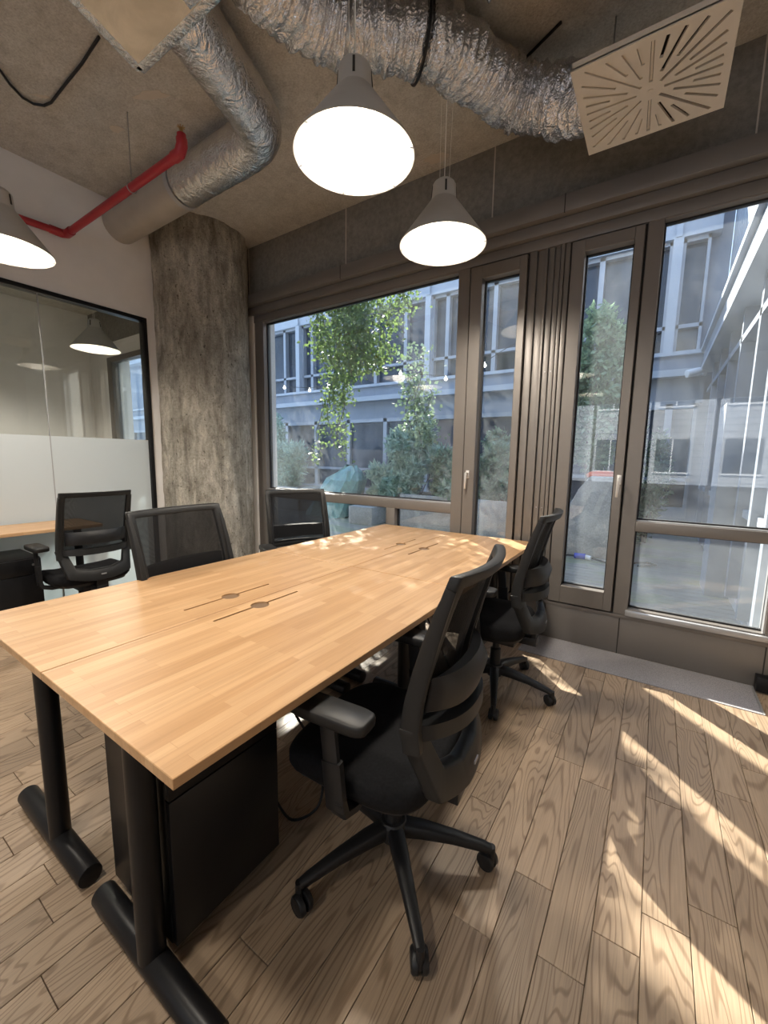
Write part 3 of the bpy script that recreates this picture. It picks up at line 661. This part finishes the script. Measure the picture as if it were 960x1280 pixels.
# wall desk at left
d = empty('wall_desk', (-4.11, 0.5, 0), label='wooden desk against the frosted glass wall, cut by the left edge', cat='desk')
bx((-0.25, -1.0, 0.745), (0.24, 1.02, 0.77)).build('tabletop', M['top'], d, bevel=0.0015, segs=1, smooth=False)
for y in (-0.85, 0.9):
    MB().cyl((0.05, y, 0.05), (0.05, y, 0.74), 0.028, n=20).build('leg', M['blackmetal'], d)
    MB().cyl((-0.2, y, 0.034), (0.22, y, 0.034), 0.032, n=20).build('foot', M['blackmetal'], d)

# ---------------------------------------------------------------- drawer pedestals
def pedestal(loc, rz, w, dp, h, label):
    p = empty('drawer_pedestal', loc, rz, label=label, cat='cabinet', group='black drawer pedestals')
    bx((-dp/2, -w/2, 0.042), (dp/2-0.02, w/2, h)).build('body', M['blackmetal'], p, bevel=0.003)
    zs = [0.045, h-0.125, h-0.004]
    for a, b in zip(zs[:-1], zs[1:]):
        dr = bx((dp/2-0.019, -w/2+0.002, a+0.002), (dp/2, w/2-0.002, b-0.002)).build('drawer', M['blackmetal'], p, bevel=0.002)
    MB().cyl((dp/2, w/2-0.05, h-0.05), (dp/2+0.004, w/2-0.05, h-0.05), 0.009, n=14).build('lock', M['steel'], dr)
    for x in (-dp/2+0.05, dp/2-0.06):
        for y in (-w/2+0.05, w/2-0.05):
            MB().cyl((x, y-0.012, 0.021), (x, y+0.012, 0.021), 0.021, n=16).build('caster', M['black'], p); 
    return p
pedestal((-1.135, 0.655, 0), 0, 0.36, 0.35, 0.60, 'black drawer pedestal under the near right desk corner')
pedestal((-4.08, 0.88, 0), 0, 0.40, 0.46, 0.57, 'black drawer pedestal under the wall desk at the left edge')

# ---------------------------------------------------------------- office chairs
def interp(tb, z):
    for (a, b), (c, d_) in zip(tb[:-1], tb[1:]):
        if z <= c: return b+(d_-b)*(max(z, a)-a)/(c-a)
    return tb[-1][1]
PROF = [(0.41, 0.235), (0.47, 0.225), (0.55, 0.198), (0.62, 0.176), (0.68, 0.172), (0.78, 0.190), (0.90, 0.222), (1.00, 0.252), (1.09, 0.285)]
def bp(y, z, off=0.0): return (interp(PROF, z)-0.9*y*y+off, y, z)
def ringframe(outer, inner, thick, off=0):
    """closed frame between two outlines of equal count, in (y,z), mapped on the curved back"""
    n = len(outer); mb = MB(); rings = []
    for (oy, oz), (iy, iz) in zip(outer, inner):
        rings.append([bp(oy, oz, off), bp(oy*0.99, oz, off+thick), bp(iy, iz, off+thick), bp(iy, iz, off)])
    mb.rings(rings, closed=True); return mb
def resample(pts, per):
    out = []
    n = len(pts)
    for i in range(n):
        a, b = pts[i], pts[(i+1) % n]
        for k in range(per): t = k/per; out.append((a[0]+(b[0]-a[0])*t, a[1]+(b[1]-a[1])*t))
    return out
def superring(cx, cy, a, b, z, n=48, e=4.0, fy=0):
    out = []
    for k in range(n):
        t = 2*PI*k/n; c, s_ = math.cos(t), math.sin(t)
        x = a*math.copysign(abs(c)**(2/e), c); y = b*math.copysign(abs(s_)**(2/e), s_)
        zz = z-(0.035*max(0, (-x/a-0.55))/0.45 if fy else 0)
        out.append((cx+x, cy+y, zz))
    return out
def make_chair():
    t = empty('office_chair')
    # seat cushion: front at -x
    lv = [(0.395, 0.90), (0.402, 0.96), (0.425, 1.0), (0.455, 1.0), (0.470, 0.97), (0.478, 0.90), (0.476, 0.6), (0.474, 0.25)]
    MB().rings([superring(-0.06, 0, 0.25*s_, 0.245*s_, z, fy=1) for z, s_ in lv]).build('seat', M['fabric'], t, ang=60)
    MB().rings([superring(-0.06, 0, 0.235*s_, 0.225*s_, z, fy=1) for z, s_ in ((0.372, 0.8), (0.380, 0.97), (0.400, 1.0))]).build('seat_shell', M['black'], t, ang=50)
    mb = MB(); mb.box((-0.14, -0.08, 0.315), (0.12, 0.08, 0.375)); mb.box((0.08, -0.035, 0.33), (0.23, 0.035, 0.375)); mb.box((0.20, -0.03, 0.35), (0.225, 0.03, 0.47))
    mb.cyl((-0.02, 0.08, 0.35), (-0.02, 0.24, 0.35), 0.006, n=8)
    mb.build('tilt_mechanism', M['black'], t, bevel=0.008)
    # upper back frame
    o = resample([(-0.218, 1.085), (0.218, 1.085), (0.216, 0.64), (-0.216, 0.64)], 12); i_ = resample([(-0.186, 1.050), (0.186, 1.050), (0.186, 0.665), (-0.186, 0.665)], 12)
    rr = lambda P, r: P
    ringframe(o, i_, 0.030).build('back_frame', M['darkgrey'], t, bevel=0.006, ang=40)
    # side rails, deeper
    for s_ in (-1, 1):
        pts = [Vector(bp(s_*0.212, z, 0.016)) for z in (0.60, 0.66, 0.74, 0.82, 0.90, 0.98, 1.05)]
        MB().tube(pts, 0, section=[(0.030, 0.050), (0.028, 0.052), (0.026, 0.048), (0.024, 0.044), (0.022, 0.040), (0.020, 0.034), (0.016, 0.026)], upv=(1, 0, 0)).build('back_upright', M['darkgrey'], t, ang=50)
    # mesh
    mb = MB(); ny, nz = 14, 14; vs = []
    for a in range(nz+1):
        for b in range(ny+1):
            z = 0.655+(1.06-0.655)*a/nz; hw = 0.187+0.003*a/nz; y = -hw+2*hw*b/ny; vs.append(bp(y, z, 0.006))
    mb.add(vs, [(a*(ny+1)+b, a*(ny+1)+b+1, (a+1)*(ny+1)+b+1, (a+1)*(ny+1)+b) for a in range(nz) for b in range(ny)]); mb.build('back_mesh', M['mesh'], t)
    # lower U shell
    o = resample([(-0.232, 0.665), (0.232, 0.665), (0.195, 0.462), (0.11, 0.440), (0.05, 0.430), (-0.05, 0.430), (-0.11, 0.440), (-0.195, 0.462)], 6)
    i_ = resample([(-0.172, 0.632), (0.172, 0.632), (0.145, 0.535), (0.085, 0.518), (0.06, 0.512), (-0.06, 0.512), (-0.085, 0.518), (-0.145, 0.535)], 6)
    ringframe(o, i_, 0.045, -0.005).build('lower_back_shell', M['darkgrey'], t, bevel=0.008, ang=40)
    # lumbar pad behind mesh
    R_ = []
    for k in range(17):
        y = -0.185+0.37*k/16; e = 0.045*(1-(abs(y)/0.185)**4)
        R_.append([bp(y, 0.700, 0.032), bp(y, 0.705, 0.040+e), bp(y, 0.760, 0.045+e), bp(y, 0.800, 0.030+e*0.6), bp(y, 0.795, 0.028), bp(y, 0.74, 0.030+e*0.3)])
    MB().rings(R_).build('lumbar_pad', M['black'], t, ang=50)
    R_ = []
    for k in range(17):
        y = -0.20+0.40*k/16; e = 0.05*(1-(abs(y)/0.20)**3)
        R_.append([bp(y, 0.628, 0.02+e*0.5), bp(y, 0.630, 0.045+e), bp(y, 0.672, 0.045+e), bp(y, 0.674, 0.02+e*0.5)])
    MB().rings(R_).build('lumbar_bar', M['darkgrey'], t, ang=50)
    a = Vector(bp(0.02, 0.475, 0.046)); mb = MB(); mb.box((a.x-0.001, -0.016, 0.470), (a.x+0.0025, 0.016, 0.480)); tag(mb.build('label_plate', M['sill'], t), label='small silver label plate')
    # arms
    for s_ in (-1, 1):
        mb = MB()
        mb.tube([(-0.03, s_*0.12, 0.365), (-0.03, s_*0.22, 0.368), (-0.032, s_*0.268, 0.385), (-0.036, s_*0.278, 0.43)], 0, section=(0.055, 0.026))
        mb.tube([(-0.036, s_*0.278, 0.40), (-0.05, s_*0.280, 0.54)], 0, section=(0.024, 0.060), upv=(1, 0, 0))
        mb.tube([(-0.048, s_*0.280, 0.50), (-0.065, s_*0.280, 0.655)], 0, section=(0.018, 0.048), upv=(1, 0, 0))
        arm = mb.build('arm', M['black'], t, ang=50)
        MB().rings([superring(-0.06, s_*0.272, 0.125*q, 0.045*q, z+0.006, 32, 5.5) for z, q in ((0.650, 0.90), (0.656, 0.99), (0.674, 1.0), (0.680, 0.985), (0.683, 0.94))]).build('arm_pad', M['darkgrey'], arm, ang=60)
    # gas column
    mb = MB(); mb.lathe([(0.001, 0.10), (0.030, 0.10), (0.030, 0.25), (0.027, 0.252), (0.019, 0.256), (0.019, 0.33), (0.001, 0.33)], n=28); mb.build('gas_column', M['black'], t)
    mb = MB(); mb.lathe([(0.001, 0.085), (0.042, 0.087), (0.050, 0.11), (0.047, 0.145), (0.040, 0.155), (0.001, 0.156)], n=32); mb.build('base_hub', M['black'], t)
    for k in range(5):
        a = 2*PI*k/5; c, s_ = math.cos(a), math.sin(a)
        P = lambda r, z: (c*r, s_*r, z)
        leg = MB().tube([P(0.03, 0.125), P(0.10, 0.122), P(0.20, 0.108), P(0.30, 0.086), P(0.325, 0.078)], 0, section=[(0.052, 0.050), (0.048, 0.044), (0.038, 0.034), (0.030, 0.026), (0.026, 0.022)], upv=(0, 0, 1)).build('base_leg', M['black'], t, ang=50)
        mb = MB(); mb.cyl(P(0.328, 0.030), P(0.328, 0.088), 0.012, n=14)
        ca = a+(0.9, -0.6, 2.0, 0.3, 1.4)[k]; ax = Vector((math.cos(ca), math.sin(ca), 0)); fw = Vector((-ax.y, ax.x, 0)); cc = Vector(P(0.328, 0.030))+fw*0.014
        for q in (-1, 1):
            prof = [(0.001, 0.004), (0.024, 0.004), (0.030, 0.006), (0.030, 0.018), (0.027, 0.022), (0.001, 0.024)]
            rings = []
            w = Vector((0, 0, 1))
            for r, d_ in prof: rings.append([cc+ax*q*d_+(fw*math.cos(u)+w*math.sin(u))*r for u in [2*PI*j/24 for j in range(24)]])
            mb.rings(rings)
        mb.cur = 1
        for q in (-1, 1):
            rings = []
            for r, d_ in ((0.0225, 0.0235), (0.0255, 0.0235), (0.0255, 0.0215), (0.0225, 0.0215)): rings.append([cc+ax*q*d_+(fw*math.cos(u)+Vector((0, 0, 1))*math.sin(u))*r for u in [2*PI*j/24 for j in range(24)]])
            mb.rings(rings, closed=True)
        mb.build('caster', [M['black'], M['darkgrey']], leg, ang=40)
    return t
chairs = [(-0.640, 1.05, 5, 27, 1.0, 'black mesh office chair in the foreground, seen from behind its curved back'),
          (-0.705, 2.28, 2, 0, 1.0, 'black mesh office chair beside the glazed door, behind the foreground chair'),
          (-1.94, 1.25, 185, 20, (1, 1.26, 0.985), 'black mesh office chair across the table, its broad back in front of the column'),
          (-2.26, 2.30, 154, 0, (1, 1.15, 1), 'black mesh office chair in the corner below the picture window'),
          (-3.62, 1.30, 0, 30, (1, 1.06, 1), 'black mesh office chair at the wall desk, its back to the camera')]
ch0 = make_chair()
for i, (x, y, yaw, br, sc, lb) in enumerate(chairs):
    o = ch0 if i == 0 else copy_tree(ch0)
    o.location = (x, y, 0); o.rotation_euler = (0, 0, R(yaw)); o.scale = sc if isinstance(sc, tuple) else (sc, sc, sc); tag(o, lb, 'chair', 'black mesh office chairs')
    for c in o.children:
        if c.name.split('.')[0] in ('base_leg',): c.rotation_euler = (0, 0, R(br-yaw))

# loose cables under the table
for pts, lb in (([(-1.05, 1.0, 0.40), (-0.98, 1.06, 0.20), (-0.95, 1.02, 0.06), (-1.02, 0.95, 0.012), (-1.15, 0.98, 0.010)], 'black cable hanging in a loop beside the near drawer pedestal'),
                ([(-1.25, 2.2, 0.70), (-1.15, 2.25, 0.35), (-1.02, 2.30, 0.06), (-0.95, 2.2, 0.01), (-1.1, 2.05, 0.01), (-1.3, 2.15, 0.01)], 'black cable looped on the floor under the far right desk')):
    P = [Vector(p) for p in pts]; out = []
    Q = [P[0]]+P+[P[-1]]
    for i in range(1, len(Q)-2):
        for j in range(8):
            t = j/8; a, b, c, d_ = Q[i-1], Q[i], Q[i+1], Q[i+2]; out.append(0.5*((2*b)+(c-a)*t+(2*a-5*b+4*c-d_)*t*t+(3*b-a-3*c+d_)*t**3))
    out.append(P[-1]); tag(MB().tube(out, 0.005, 8).build('power_cable', M['black']), lb, 'cable')

# ================================================================= OUTSIDE
dk = empty('deck', (0, 0, 0), kind='structure')
bx((-14, 3.35, -0.4), (0.72, 10.0, -0.05)).build('substrate', M['soil'], dk, smooth=False)
y = 3.36
while y < 9.9:
    bx((-14, y, -0.045), (0.72, y+0.134, -0.02)).build('deck_board', M['deck'], dk, smooth=False); y += 0.14
# far facade, y = 10
FY = 10.0
fa = empty('office_building', (0, FY, 0), label='grey panelled office building across the courtyard with a white parapet band', cat='building')
def fb(a, b, name, mat, par=None, bev=0): return bx((a[0], a[1]-0, a[2]), (b[0], b[1]-0, b[2])).build(name, M[mat], par or fa, bevel=bev)
fb((-22, 0.25, -0.2), (0.8, 0.6, 7.0), 'wall', 'facade')
fb((-22, -0.05, 5.55), (0.62, 0.25, 6.5), 'parapet_band', 'facadew'); fb((-22, -0.1, 5.93), (0.62, 0.0, 5.97), 'coping', 'facade')
fb((-22, -0.12, 3.40), (0.62, 0.25, 3.47), 'sill_ledge', 'facadew'); fb((-22, -0.02, 3.12), (0.62, 0.25, 3.40), 'ledge_panel', 'facade'); fb((-22, -0.22, 2.99), (0.62, 0.25, 3.12), 'ledge', 'facadew'); fb((-22, 0.02, 2.50), (0.62, 0.25, 2.99), 'lintel_panel', 'facade')
bays = [-19.6, -14.8, -10.05, -5.30, -0.02]
for bi, x in enumerate(bays):
    fb((x-0.08, -0.10, 3.47), (x+0.08, 0.25, 5.55), 'mullion', 'facadew')
    fb((x-0.05, -0.12, 5.55), (x+0.05, -0.04, 6.5), 'mullion', 'facadew')
    nxt = bays[bi+1] if bi+1 < len(bays) else 0.62
    xs = [x+0.08, x+0.5]+([x+0.5+1.25, x+0.5+2.5, x+0.5+3.5] if nxt-x > 2 else [])+[nxt-0.08]
    for a, b in zip(xs[:-1], xs[1:]):
        if b-a < 0.1: continue
        w = fb((a+0.05, 0.20, 4.0), (b-0.05, 0.24, 5.48), 'window', 'fglass'); 
        mb = MB()
        for p, q in (((a, 0.05, 3.47), (a+0.05, 0.25, 5.55)), ((b-0.05, 0.05, 3.47), (b, 0.25, 5.55)), ((a, 0.05, 3.93), (b, 0.25, 4.0)), ((a, 0.05, 5.48), (b, 0.25, 5.55)), ((a, 0.05, 3.47), (b, 0.25, 3.51))): mb.box(p, q)
        mb.build('window_frame', M['facadem'], w)
        fb((a+0.05, 0.20, 3.51), (b-0.05, 0.24, 3.93), 'lower_light', 'fglass', w)
x = -21.5
while x < 0.4:
    x2 = min(x+1.35, 0.55)
    w = fb((x+0.05, 0.1, 0.5), (x2-0.05, 0.14, 2.42), 'ground_window', 'fglass')
    mb = MB()
    for p, q in (((x, 0.0, 0.3), (x+0.06, 0.2, 2.5)), ((x2-0.06, 0.0, 0.3), (x2, 0.2, 2.5)), ((x, 0.0, 0.98), (x2, 0.2, 1.05)), ((x, 0.0, 2.40), (x2, 0.2, 2.5)), ((x, -0.05, 0.25), (x2, 0.2, 0.46))): mb.box(p, q)
    mb.build('window_frame', M['facadem'], w); x = x2
    if x >= 0.5: break
# right wing, x = 0.75
wg = empty('office_wing', (0.75, 3.4, 0), label='sunlit wing of the office building along the right side of the courtyard', cat='building')
def wb_(a, b, name, mat, par=None): return bx((a[0]-0.75, a[1]-3.4, a[2]), (b[0]-0.75, b[1]-3.4, b[2])).build(name, M[mat], par or wg)
wb_((0.95, 3.75, -0.2), (1.2, 10.3, 7.5), 'wall', 'facade')
wb_((0.72, 3.75, -0.05), (0.95, 10.0, 0.06), 'base_ledge', 'facadew')
wb_((0.55, 3.75, 3.12), (0.95, 10.0, 3.42), 'eave_fascia', 'facade'); wb_((0.50, 3.75, 3.42), (0.95, 10.0, 3.495), 'eave', 'facadew'); wb_((0.52, 3.75, 3.05), (0.95, 10.0, 3.12), 'eave_lip', 'facadew')
wb_((0.66, 3.75, 2.68), (0.95, 10.0, 2.75), 'lower_beam', 'facade')
wb_((0.70, 3.75, 0.86), (0.95, 5.0, 0.93), 'sill', 'facadew'); wb_((0.70, 5.55, 0.86), (0.95, 10.0, 0.93), 'sill', 'facadew')
for k in range(32):
    y = 3.78+k*0.2
    if y < 10: wb_((0.80, y, 3.495), (0.95, y+0.16, 7.0), 'siding_board', 'facadew')
for y0 in (3.78, 4.35, 5.05, 6.1, 7.1, 8.1, 9.1):
    wb_((0.66, y0, 0.06), (0.95, y0+0.09, 3.05), 'post', 'facade')
yy = [3.87, 4.35, 5.05, 6.1, 7.1, 8.1, 9.1, 9.95]
for a, b in zip(yy[:-1], yy[1:]):
    a2 = a+0.09
    wb_((0.86, a2, 0.10), (0.90, b, 0.86), 'lower_panel', 'facade'); wb_((0.86, a2, 0.95), (0.90, b, 2.66), 'window', 'fglass'); wb_((0.86, a2, 2.76), (0.90, b, 3.03), 'transom_light', 'fglass')
wb_((0.52, 5.30, -0.02), (0.76, 5.80, 1.95), 'buttress_panel', 'facade')
scm = empty('security_camera', (0.42, 9.6, 2.95), label='small white cylindrical security camera at the inner corner of the courtyard', cat='camera')
MB().cyl((0.08, -0.1, 0.05), (-0.12, -0.2, 0.0), 0.07, n=18).build('housing', M['whitepl'], scm, bevel=0.01); MB().cyl((0.08, 0, 0.05), (0.14, 0.1, 0.12), 0.03, n=10).build('bracket', M['whitepl'], scm)

# planters, block, covers
def planter(name, x0, x1, y0, y1, h, label, soil=True):
    p = empty(name, ((x0+x1)/2, (y0+y1)/2, -0.02), label=label, cat='planter'); cx, cy = (x0+x1)/2, (y0+y1)/2; t = 0.06
    mb = MB()
    for a, b in (((x0, y0), (x1, y0+t)), ((x0, y1-t), (x1, y1)), ((x0, y0), (x0+t, y1)), ((x1-t, y0), (x1, y1))): mb.box((a[0]-cx, a[1]-cy, 0), (b[0]-cx, b[1]-cy, h))
    mb.build('box', M['outconc'], p, bevel=0.004)
    bx((x0+t-cx, y0+t-cy, h-0.3), (x1-t-cx, y1-t-cy, h-0.06)).build('soil', M['soil'], p); return p
planter('concrete_planter', -2.98, -1.82, 7.0, 7.9, 0.66, 'grey concrete planter behind the narrow left door')
planter('concrete_planter', -4.35, -3.05, 7.05, 7.95, 0.66, 'grey concrete planter below the bushy shrubs in the picture window')
planter('concrete_planter', -9.4, -7.5, 7.4, 8.3, 0.6, 'grey concrete planter holding bamboo at the left of the courtyard')
blk = bx((-5.35, 6.7, -0.02), (-4.75, 7.3, 0.35)).build('concrete_block', M['outconc'], bevel=0.01); tag(blk, 'low concrete block on the deck left of the planters', 'block')
sl = MB(); pts = [(-1.25, -0.02), (-0.47, -0.02), (-0.47, 1.14), (-0.78, 1.14), (-0.92, 0.95), (-1.10, 0.52), (-1.25, 0.42)]
n = len(pts); sl.add([(x, 6.45, z) for x, z in pts]+[(x, 7.2, z) for x, z in pts], [tuple(range(n)), tuple(range(n, 2*n))[::-1]]+[(i, (i+1) % n, (i+1) % n+n, i+n) for i in range(n)])
tag(sl.build('concrete_bench', M['outconc'], bevel=0.01), 'large stepped grey concrete bench behind the narrow right door', 'bench')
mb = MB(); mb.rings([superring(-0.66, 6.9, 0.22*q, 0.3*q, z, 24, 3) for z, q in ((1.121, 0.95), (1.16, 1.0), (1.20, 0.8), (1.215, 0.4))])
tag(mb.build('orange_cushion', M['orange'], ang=50), 'orange cushion lying on the concrete bench', 'cushion')
cn = empty('cable_coupler', (-0.75, 6.22, -0.02), label='blue outdoor cable coupler lying on the deck by the concrete bench', cat='connector')
MB().cyl((-0.12, 0.0, 0.045), (0.02, 0, 0.05), 0.04, n=16).build('socket', M['bluepl'], cn); MB().cyl((0.02, 0.0, 0.045), (0.10, -0.03, 0.04), 0.032, n=16).build('plug', M['whitepl'], cn)
tag(MB().tube([(-1.6, 6.25, 0.0), (-1.3, 6.1, 0.0), (-1.05, 6.28, 0.0), (-0.9, 6.22, 0.02), (-0.64, 6.2, 0.02), (-0.45, 6.12, 0.0), (-0.2, 6.3, 0.0), (0.0, 6.5, 0.0), (0.1, 6.4, 0.0), (-0.1, 6.2, 0)], 0.012, 8).build('outdoor_cable', M['black']), 'black outdoor cable winding across the deck', 'cable')
# tarpaulin over furniture
tp = []
rr = random.Random(5)
for k, (q, z) in enumerate(((1.0, -0.02), (0.96, 0.3), (0.9, 0.55), (0.72, 0.85), (0.45, 1.05), (0.15, 1.18))):
    tp.append([(x+0.55*max(z,0)+rr.uniform(-0.05, 0.05), y+rr.uniform(-0.05, 0.05), zz+rr.uniform(-0.03, 0.03)) for x, y, zz in superring(-6.45, 7.4, 0.60*q, 0.42*q, z, 26, 3)])
tag(MB().rings(tp).build('covered_furniture', M['tarp'], ang=10), 'blue-green tarpaulin draped over garden furniture', 'cover')

# ---- plants
def leaves(name, parent, mat, pts, size, rng, stretch=1.6, droop=0.3, fold=True):
    n = len(pts); P = np.array(pts)
    d = rng.normal(size=(n, 3)); d[:, 2] -= droop; d /= np.linalg.norm(d, axis=1)[:, None]
    e = np.cross(d, rng.normal(size=(n, 3))); e /= np.linalg.norm(e, axis=1)[:, None]
    s_ = size*rng.uniform(0.6, 1.25, n)[:, None]; nn = np.cross(d, e)
    L = s_*stretch
    v = np.stack([P, P+d*L*0.45+e*s_*0.5+nn*s_*0.12, P+d*L, P+d*L*0.45-e*s_*0.5+nn*s_*0.12], 1).reshape(-1, 3)
    fcs = np.arange(n*4).reshape(-1, 4)
    me = bpy.data.meshes.new(name); tri = np.concatenate([fcs[:, [0, 1, 2]], fcs[:, [0, 2, 3]]])
    me.vertices.add(len(v)); me.vertices.foreach_set('co', v.ravel()); me.loops.add(tri.size); me.loops.foreach_set('vertex_index', tri.ravel().astype(np.int32))
    me.polygons.add(len(tri)); me.polygons.foreach_set('loop_start', np.arange(0, tri.size, 3, dtype=np.int32)); me.update(); me.validate()
    me.materials.append(M[mat]); o = bpy.data.objects.new(name, me); C.objects.link(o); o.parent = parent; o['kind'] = 'stuff'; return o
def strand_pts(rng, x, y, z0, z1, spread, per_m):
    n = int(abs(z0-z1)*per_m); t = rng.uniform(0, 1, n); z = z0+(z1-z0)*t
    return np.stack([x+0.08*np.sin(z*3+x*7)+rng.normal(0, spread, n), y+0.05*np.cos(z*2.3)+rng.normal(0, spread*0.8, n), z], 1)
def ivy(loc, strands, label, seed, size=0.05, mat='ivy'):
    rng = np.random.RandomState(seed); o = empty('hanging_ivy', loc, label=label, cat='plant', group='hanging ivy in the courtyard'); P = []
    for (x, y, z0, z1, sp, pm) in strands:
        P.append(strand_pts(rng, x-loc[0], y-loc[1], z0-loc[2], z1-loc[2], sp, pm))
        MB().tube([(x-loc[0]+0.06*math.sin(k*1.3), y-loc[1]+0.04*math.cos(k), z0-loc[2]+(z1-z0)*k/6) for k in range(7)], 0.006, 6).build('stem', M['bark'], o)
    leaves('foliage', o, mat, np.concatenate(P), size, rng, 1.2, 0.5); return o
Y1 = 5.0
ivy((-4.0, Y1, 4.8), [(-4.45, Y1, 4.8, 2.9, 0.12, 700), (-4.25, Y1+.1, 4.8, 2.2, 0.13, 800), (-4.15, Y1+.3, 4.8, 2.6, 0.12, 700), (-4.0, Y1, 3.9, 2.5, 0.13, 700), (-3.8, Y1+.1, 3.8, 2.6, 0.12, 500), (-3.55, Y1, 3.7, 2.6, 0.13, 500), (-3.3, Y1, 3.6, 2.7, 0.12, 420), (-3.0, Y1, 3.75, 3.35, 0.12, 350), (-3.35, Y1+.4, 3.7, 3.2, 0.13, 160), (-4.35, Y1, 2.9, 1.5, 0.11, 200), (-4.15, Y1, 2.3, 1.3, 0.07, 130), (-4.5, Y1-.1, 2.3, 1.25, 0.07, 130)], 'leafy bright green ivy curtain hanging before the picture window', 21)
ivy((-2.95, Y1+.4, 3.2), [(-3.0, Y1+.4, 3.0, 1.5, 0.13, 300), (-3.15, Y1+.4, 2.6, 1.7, 0.11, 250), (-2.85, Y1+.4, 2.4, 1.6, 0.10, 200)], 'darker ivy strand right of the bright curtain', 22, 0.055, 'shrub')
ivy((-5.6, 4.9, 5.2), [(x, 4.9+0.3*((i*7) % 3-1), 5.3, 3.7+0.1*(i % 3), 0.16, 800) for i, x in enumerate(np.arange(-7.4, -4.5, 0.22))], 'unseen ivy canopy added to shade the desks, above the left end of the window', 23, 0.06)  # out-of-view canopy added to keep direct sun off the desks
# trellis carrying the ivy
tr = empty('ivy_trellis', (-5.0, 5.0, 0), label='slim steel trellis carrying the courtyard ivy', cat='trellis')
for x in (-8.5, -2.2): MB().cyl((x+5, 0, -0.02), (x+5, 0, 5.4), 0.03, n=10).build('post', M['facadem'], tr)
for z in (4.7, 5.3): MB().cyl((-3.5, 0, z), (2.8, 0, z), 0.025, n=10).build('rail', M['facadem'], tr)
def shrub(name, loc, rad, h, label, seed, n=3500, size=0.05, mat='shrub', stretch=2.2, droop=-0.2, group='courtyard shrubs', clumps=9):
    rng = np.random.RandomState(seed); o = empty(name, loc, label=label, cat='shrub', group=group); cl = rng.uniform(-1, 1, (clumps, 3)); cl[:, 2] = rng.uniform(0.1, 0.85, clumps)
    P = []
    for c in cl:
        q = rng.normal(size=(n//clumps, 3)); q /= np.linalg.norm(q, axis=1)[:, None]; q *= rng.uniform(0.55, 1, (len(q), 1))
        P.append(np.stack([c[0]*rad[0]*0.62, c[1]*rad[1]*0.62, c[2]*h])+q*np.array([rad[0]*0.42, rad[1]*0.42, h*0.24]))
    for c in cl[:6]: MB().tube([(c[0]*0.06, c[1]*0.06, -0.05), (c[0]*rad[0]*0.3, c[1]*rad[1]*0.3, c[2]*h*0.5), (c[0]*rad[0]*0.6, c[1]*rad[1]*0.6, c[2]*h)], [0.014, 0.01, 0.005], 6).build('stem', M['bark'], o)
    leaves('foliage', o, mat, np.concatenate(P), size, rng, stretch, droop); return o
shrub('courtyard_shrub', (-2.4, 7.45, 0.6), (0.62, 0.45), 1.25, 'glossy shrub in the planter behind the narrow left door', 31, 6000)
shrub('courtyard_shrub', (-3.3, 7.4, 0.6), (0.6, 0.42), 1.0, 'low dark shrub at the right of the picture window', 32, 6000, 0.06)
shrub('courtyard_shrub', (-4.2, 7.5, 0.5), (0.72, 0.42), 1.5, 'bushy shrub with long pale leaves in the middle of the picture window', 33, 7000, 0.045, 'grass', 4.0, -0.6)
shrub('courtyard_shrub', (-5.0, 7.6, 0.3), (0.55, 0.4), 0.9, 'arching pale shrub beside the tarpaulin', 34, 3500, 0.04, 'grass', 4.0, -0.4)
shrub('courtyard_bamboo', (-8.45, 7.85, 0.5), (0.8, 0.4), 1.15, 'feathery bamboo clump at the left of the picture window', 35, 6000, 0.05, 'grass', 5.0, -0.8)
shrub('courtyard_bamboo', (-10.1, 9.2, 0.0), (0.75, 0.4), 3.5, 'tall pale climbing greenery against the far facade', 36, 7000, 0.06, 'grass', 1.6, 0)
shrub('courtyard_shrub', (-0.12, 8.2, 0.0), (0.35, 0.35), 2.0, 'leafy shrub at the left edge of the right window', 37, 2500, 0.05)
# tree behind the narrow right door
tre = empty('courtyard_tree', (-0.95, 6.9, -0.02), label='pale leafy tree filling the narrow right door view', cat='tree')
rng = np.random.RandomState(40); P = []
cl = [(0.0, 0, 3.45, .35), (0.25, .1, 3.2, .3), (-0.15, 0, 2.9, .38), (0.2, 0, 2.6, .4), (-0.1, 0.1, 2.3, .4), (0.15, 0, 1.95, .4), (-0.2, 0.1, 1.7, .35), (0.1, 0.1, 1.5, .3), (0.35, 0, 2.9, .3), (0.3, 0, 2.2, .3), (-.3, 0, 2.1, .3), (-.35, 0, 2.6, .25)]
for x, y, z, r in cl:
    q = rng.normal(size=(650, 3)); q /= np.linalg.norm(q, axis=1)[:, None]; q *= rng.uniform(0.3, 1, (650, 1))*r; P.append(q+np.array([x, y+0.5, z]))
leaves('foliage', tre, 'tree', np.concatenate(P), 0.06, rng, 2.0, 0.2)
MB().tube([(0, 0.5, 0), (0.03, 0.5, 0.8), (-0.02, 0.5, 1.7), (0.05, 0.5, 2.6), (0.0, 0.5, 3.4)], [0.04, 0.035, 0.028, 0.02, 0.01], 10).build('trunk', M['bark'], tre)
for x, y, z, r in cl[1:8]: MB().tube([(0, 0.5, z-0.5), (x, y+0.5, z)], [0.014, 0.006], 6).build('branch', M['bark'], tre)
# string lights
stg = empty('string_lights', (-4, 6, 3.0), label='string of small round bulbs strung across the courtyard', cat='string lights')
pts = [(-4+8*t/24-1.5, -0.2+0.15*math.sin(t), -0.02-0.35*math.sin(PI*((t % 8)/8))) for t in range(25)]
MB().tube(pts, 0.005, 5).build('wire', M['black'], stg)
for k in range(0, 25, 2):
    p = pts[k]; MB().lathe([(0.001, -0.075), (0.02, -0.068), (0.028, -0.05), (0.02, -0.03), (0.008, -0.02), (0.008, 0)], c=p, n=12).build('bulb', M['fairy'], stg)
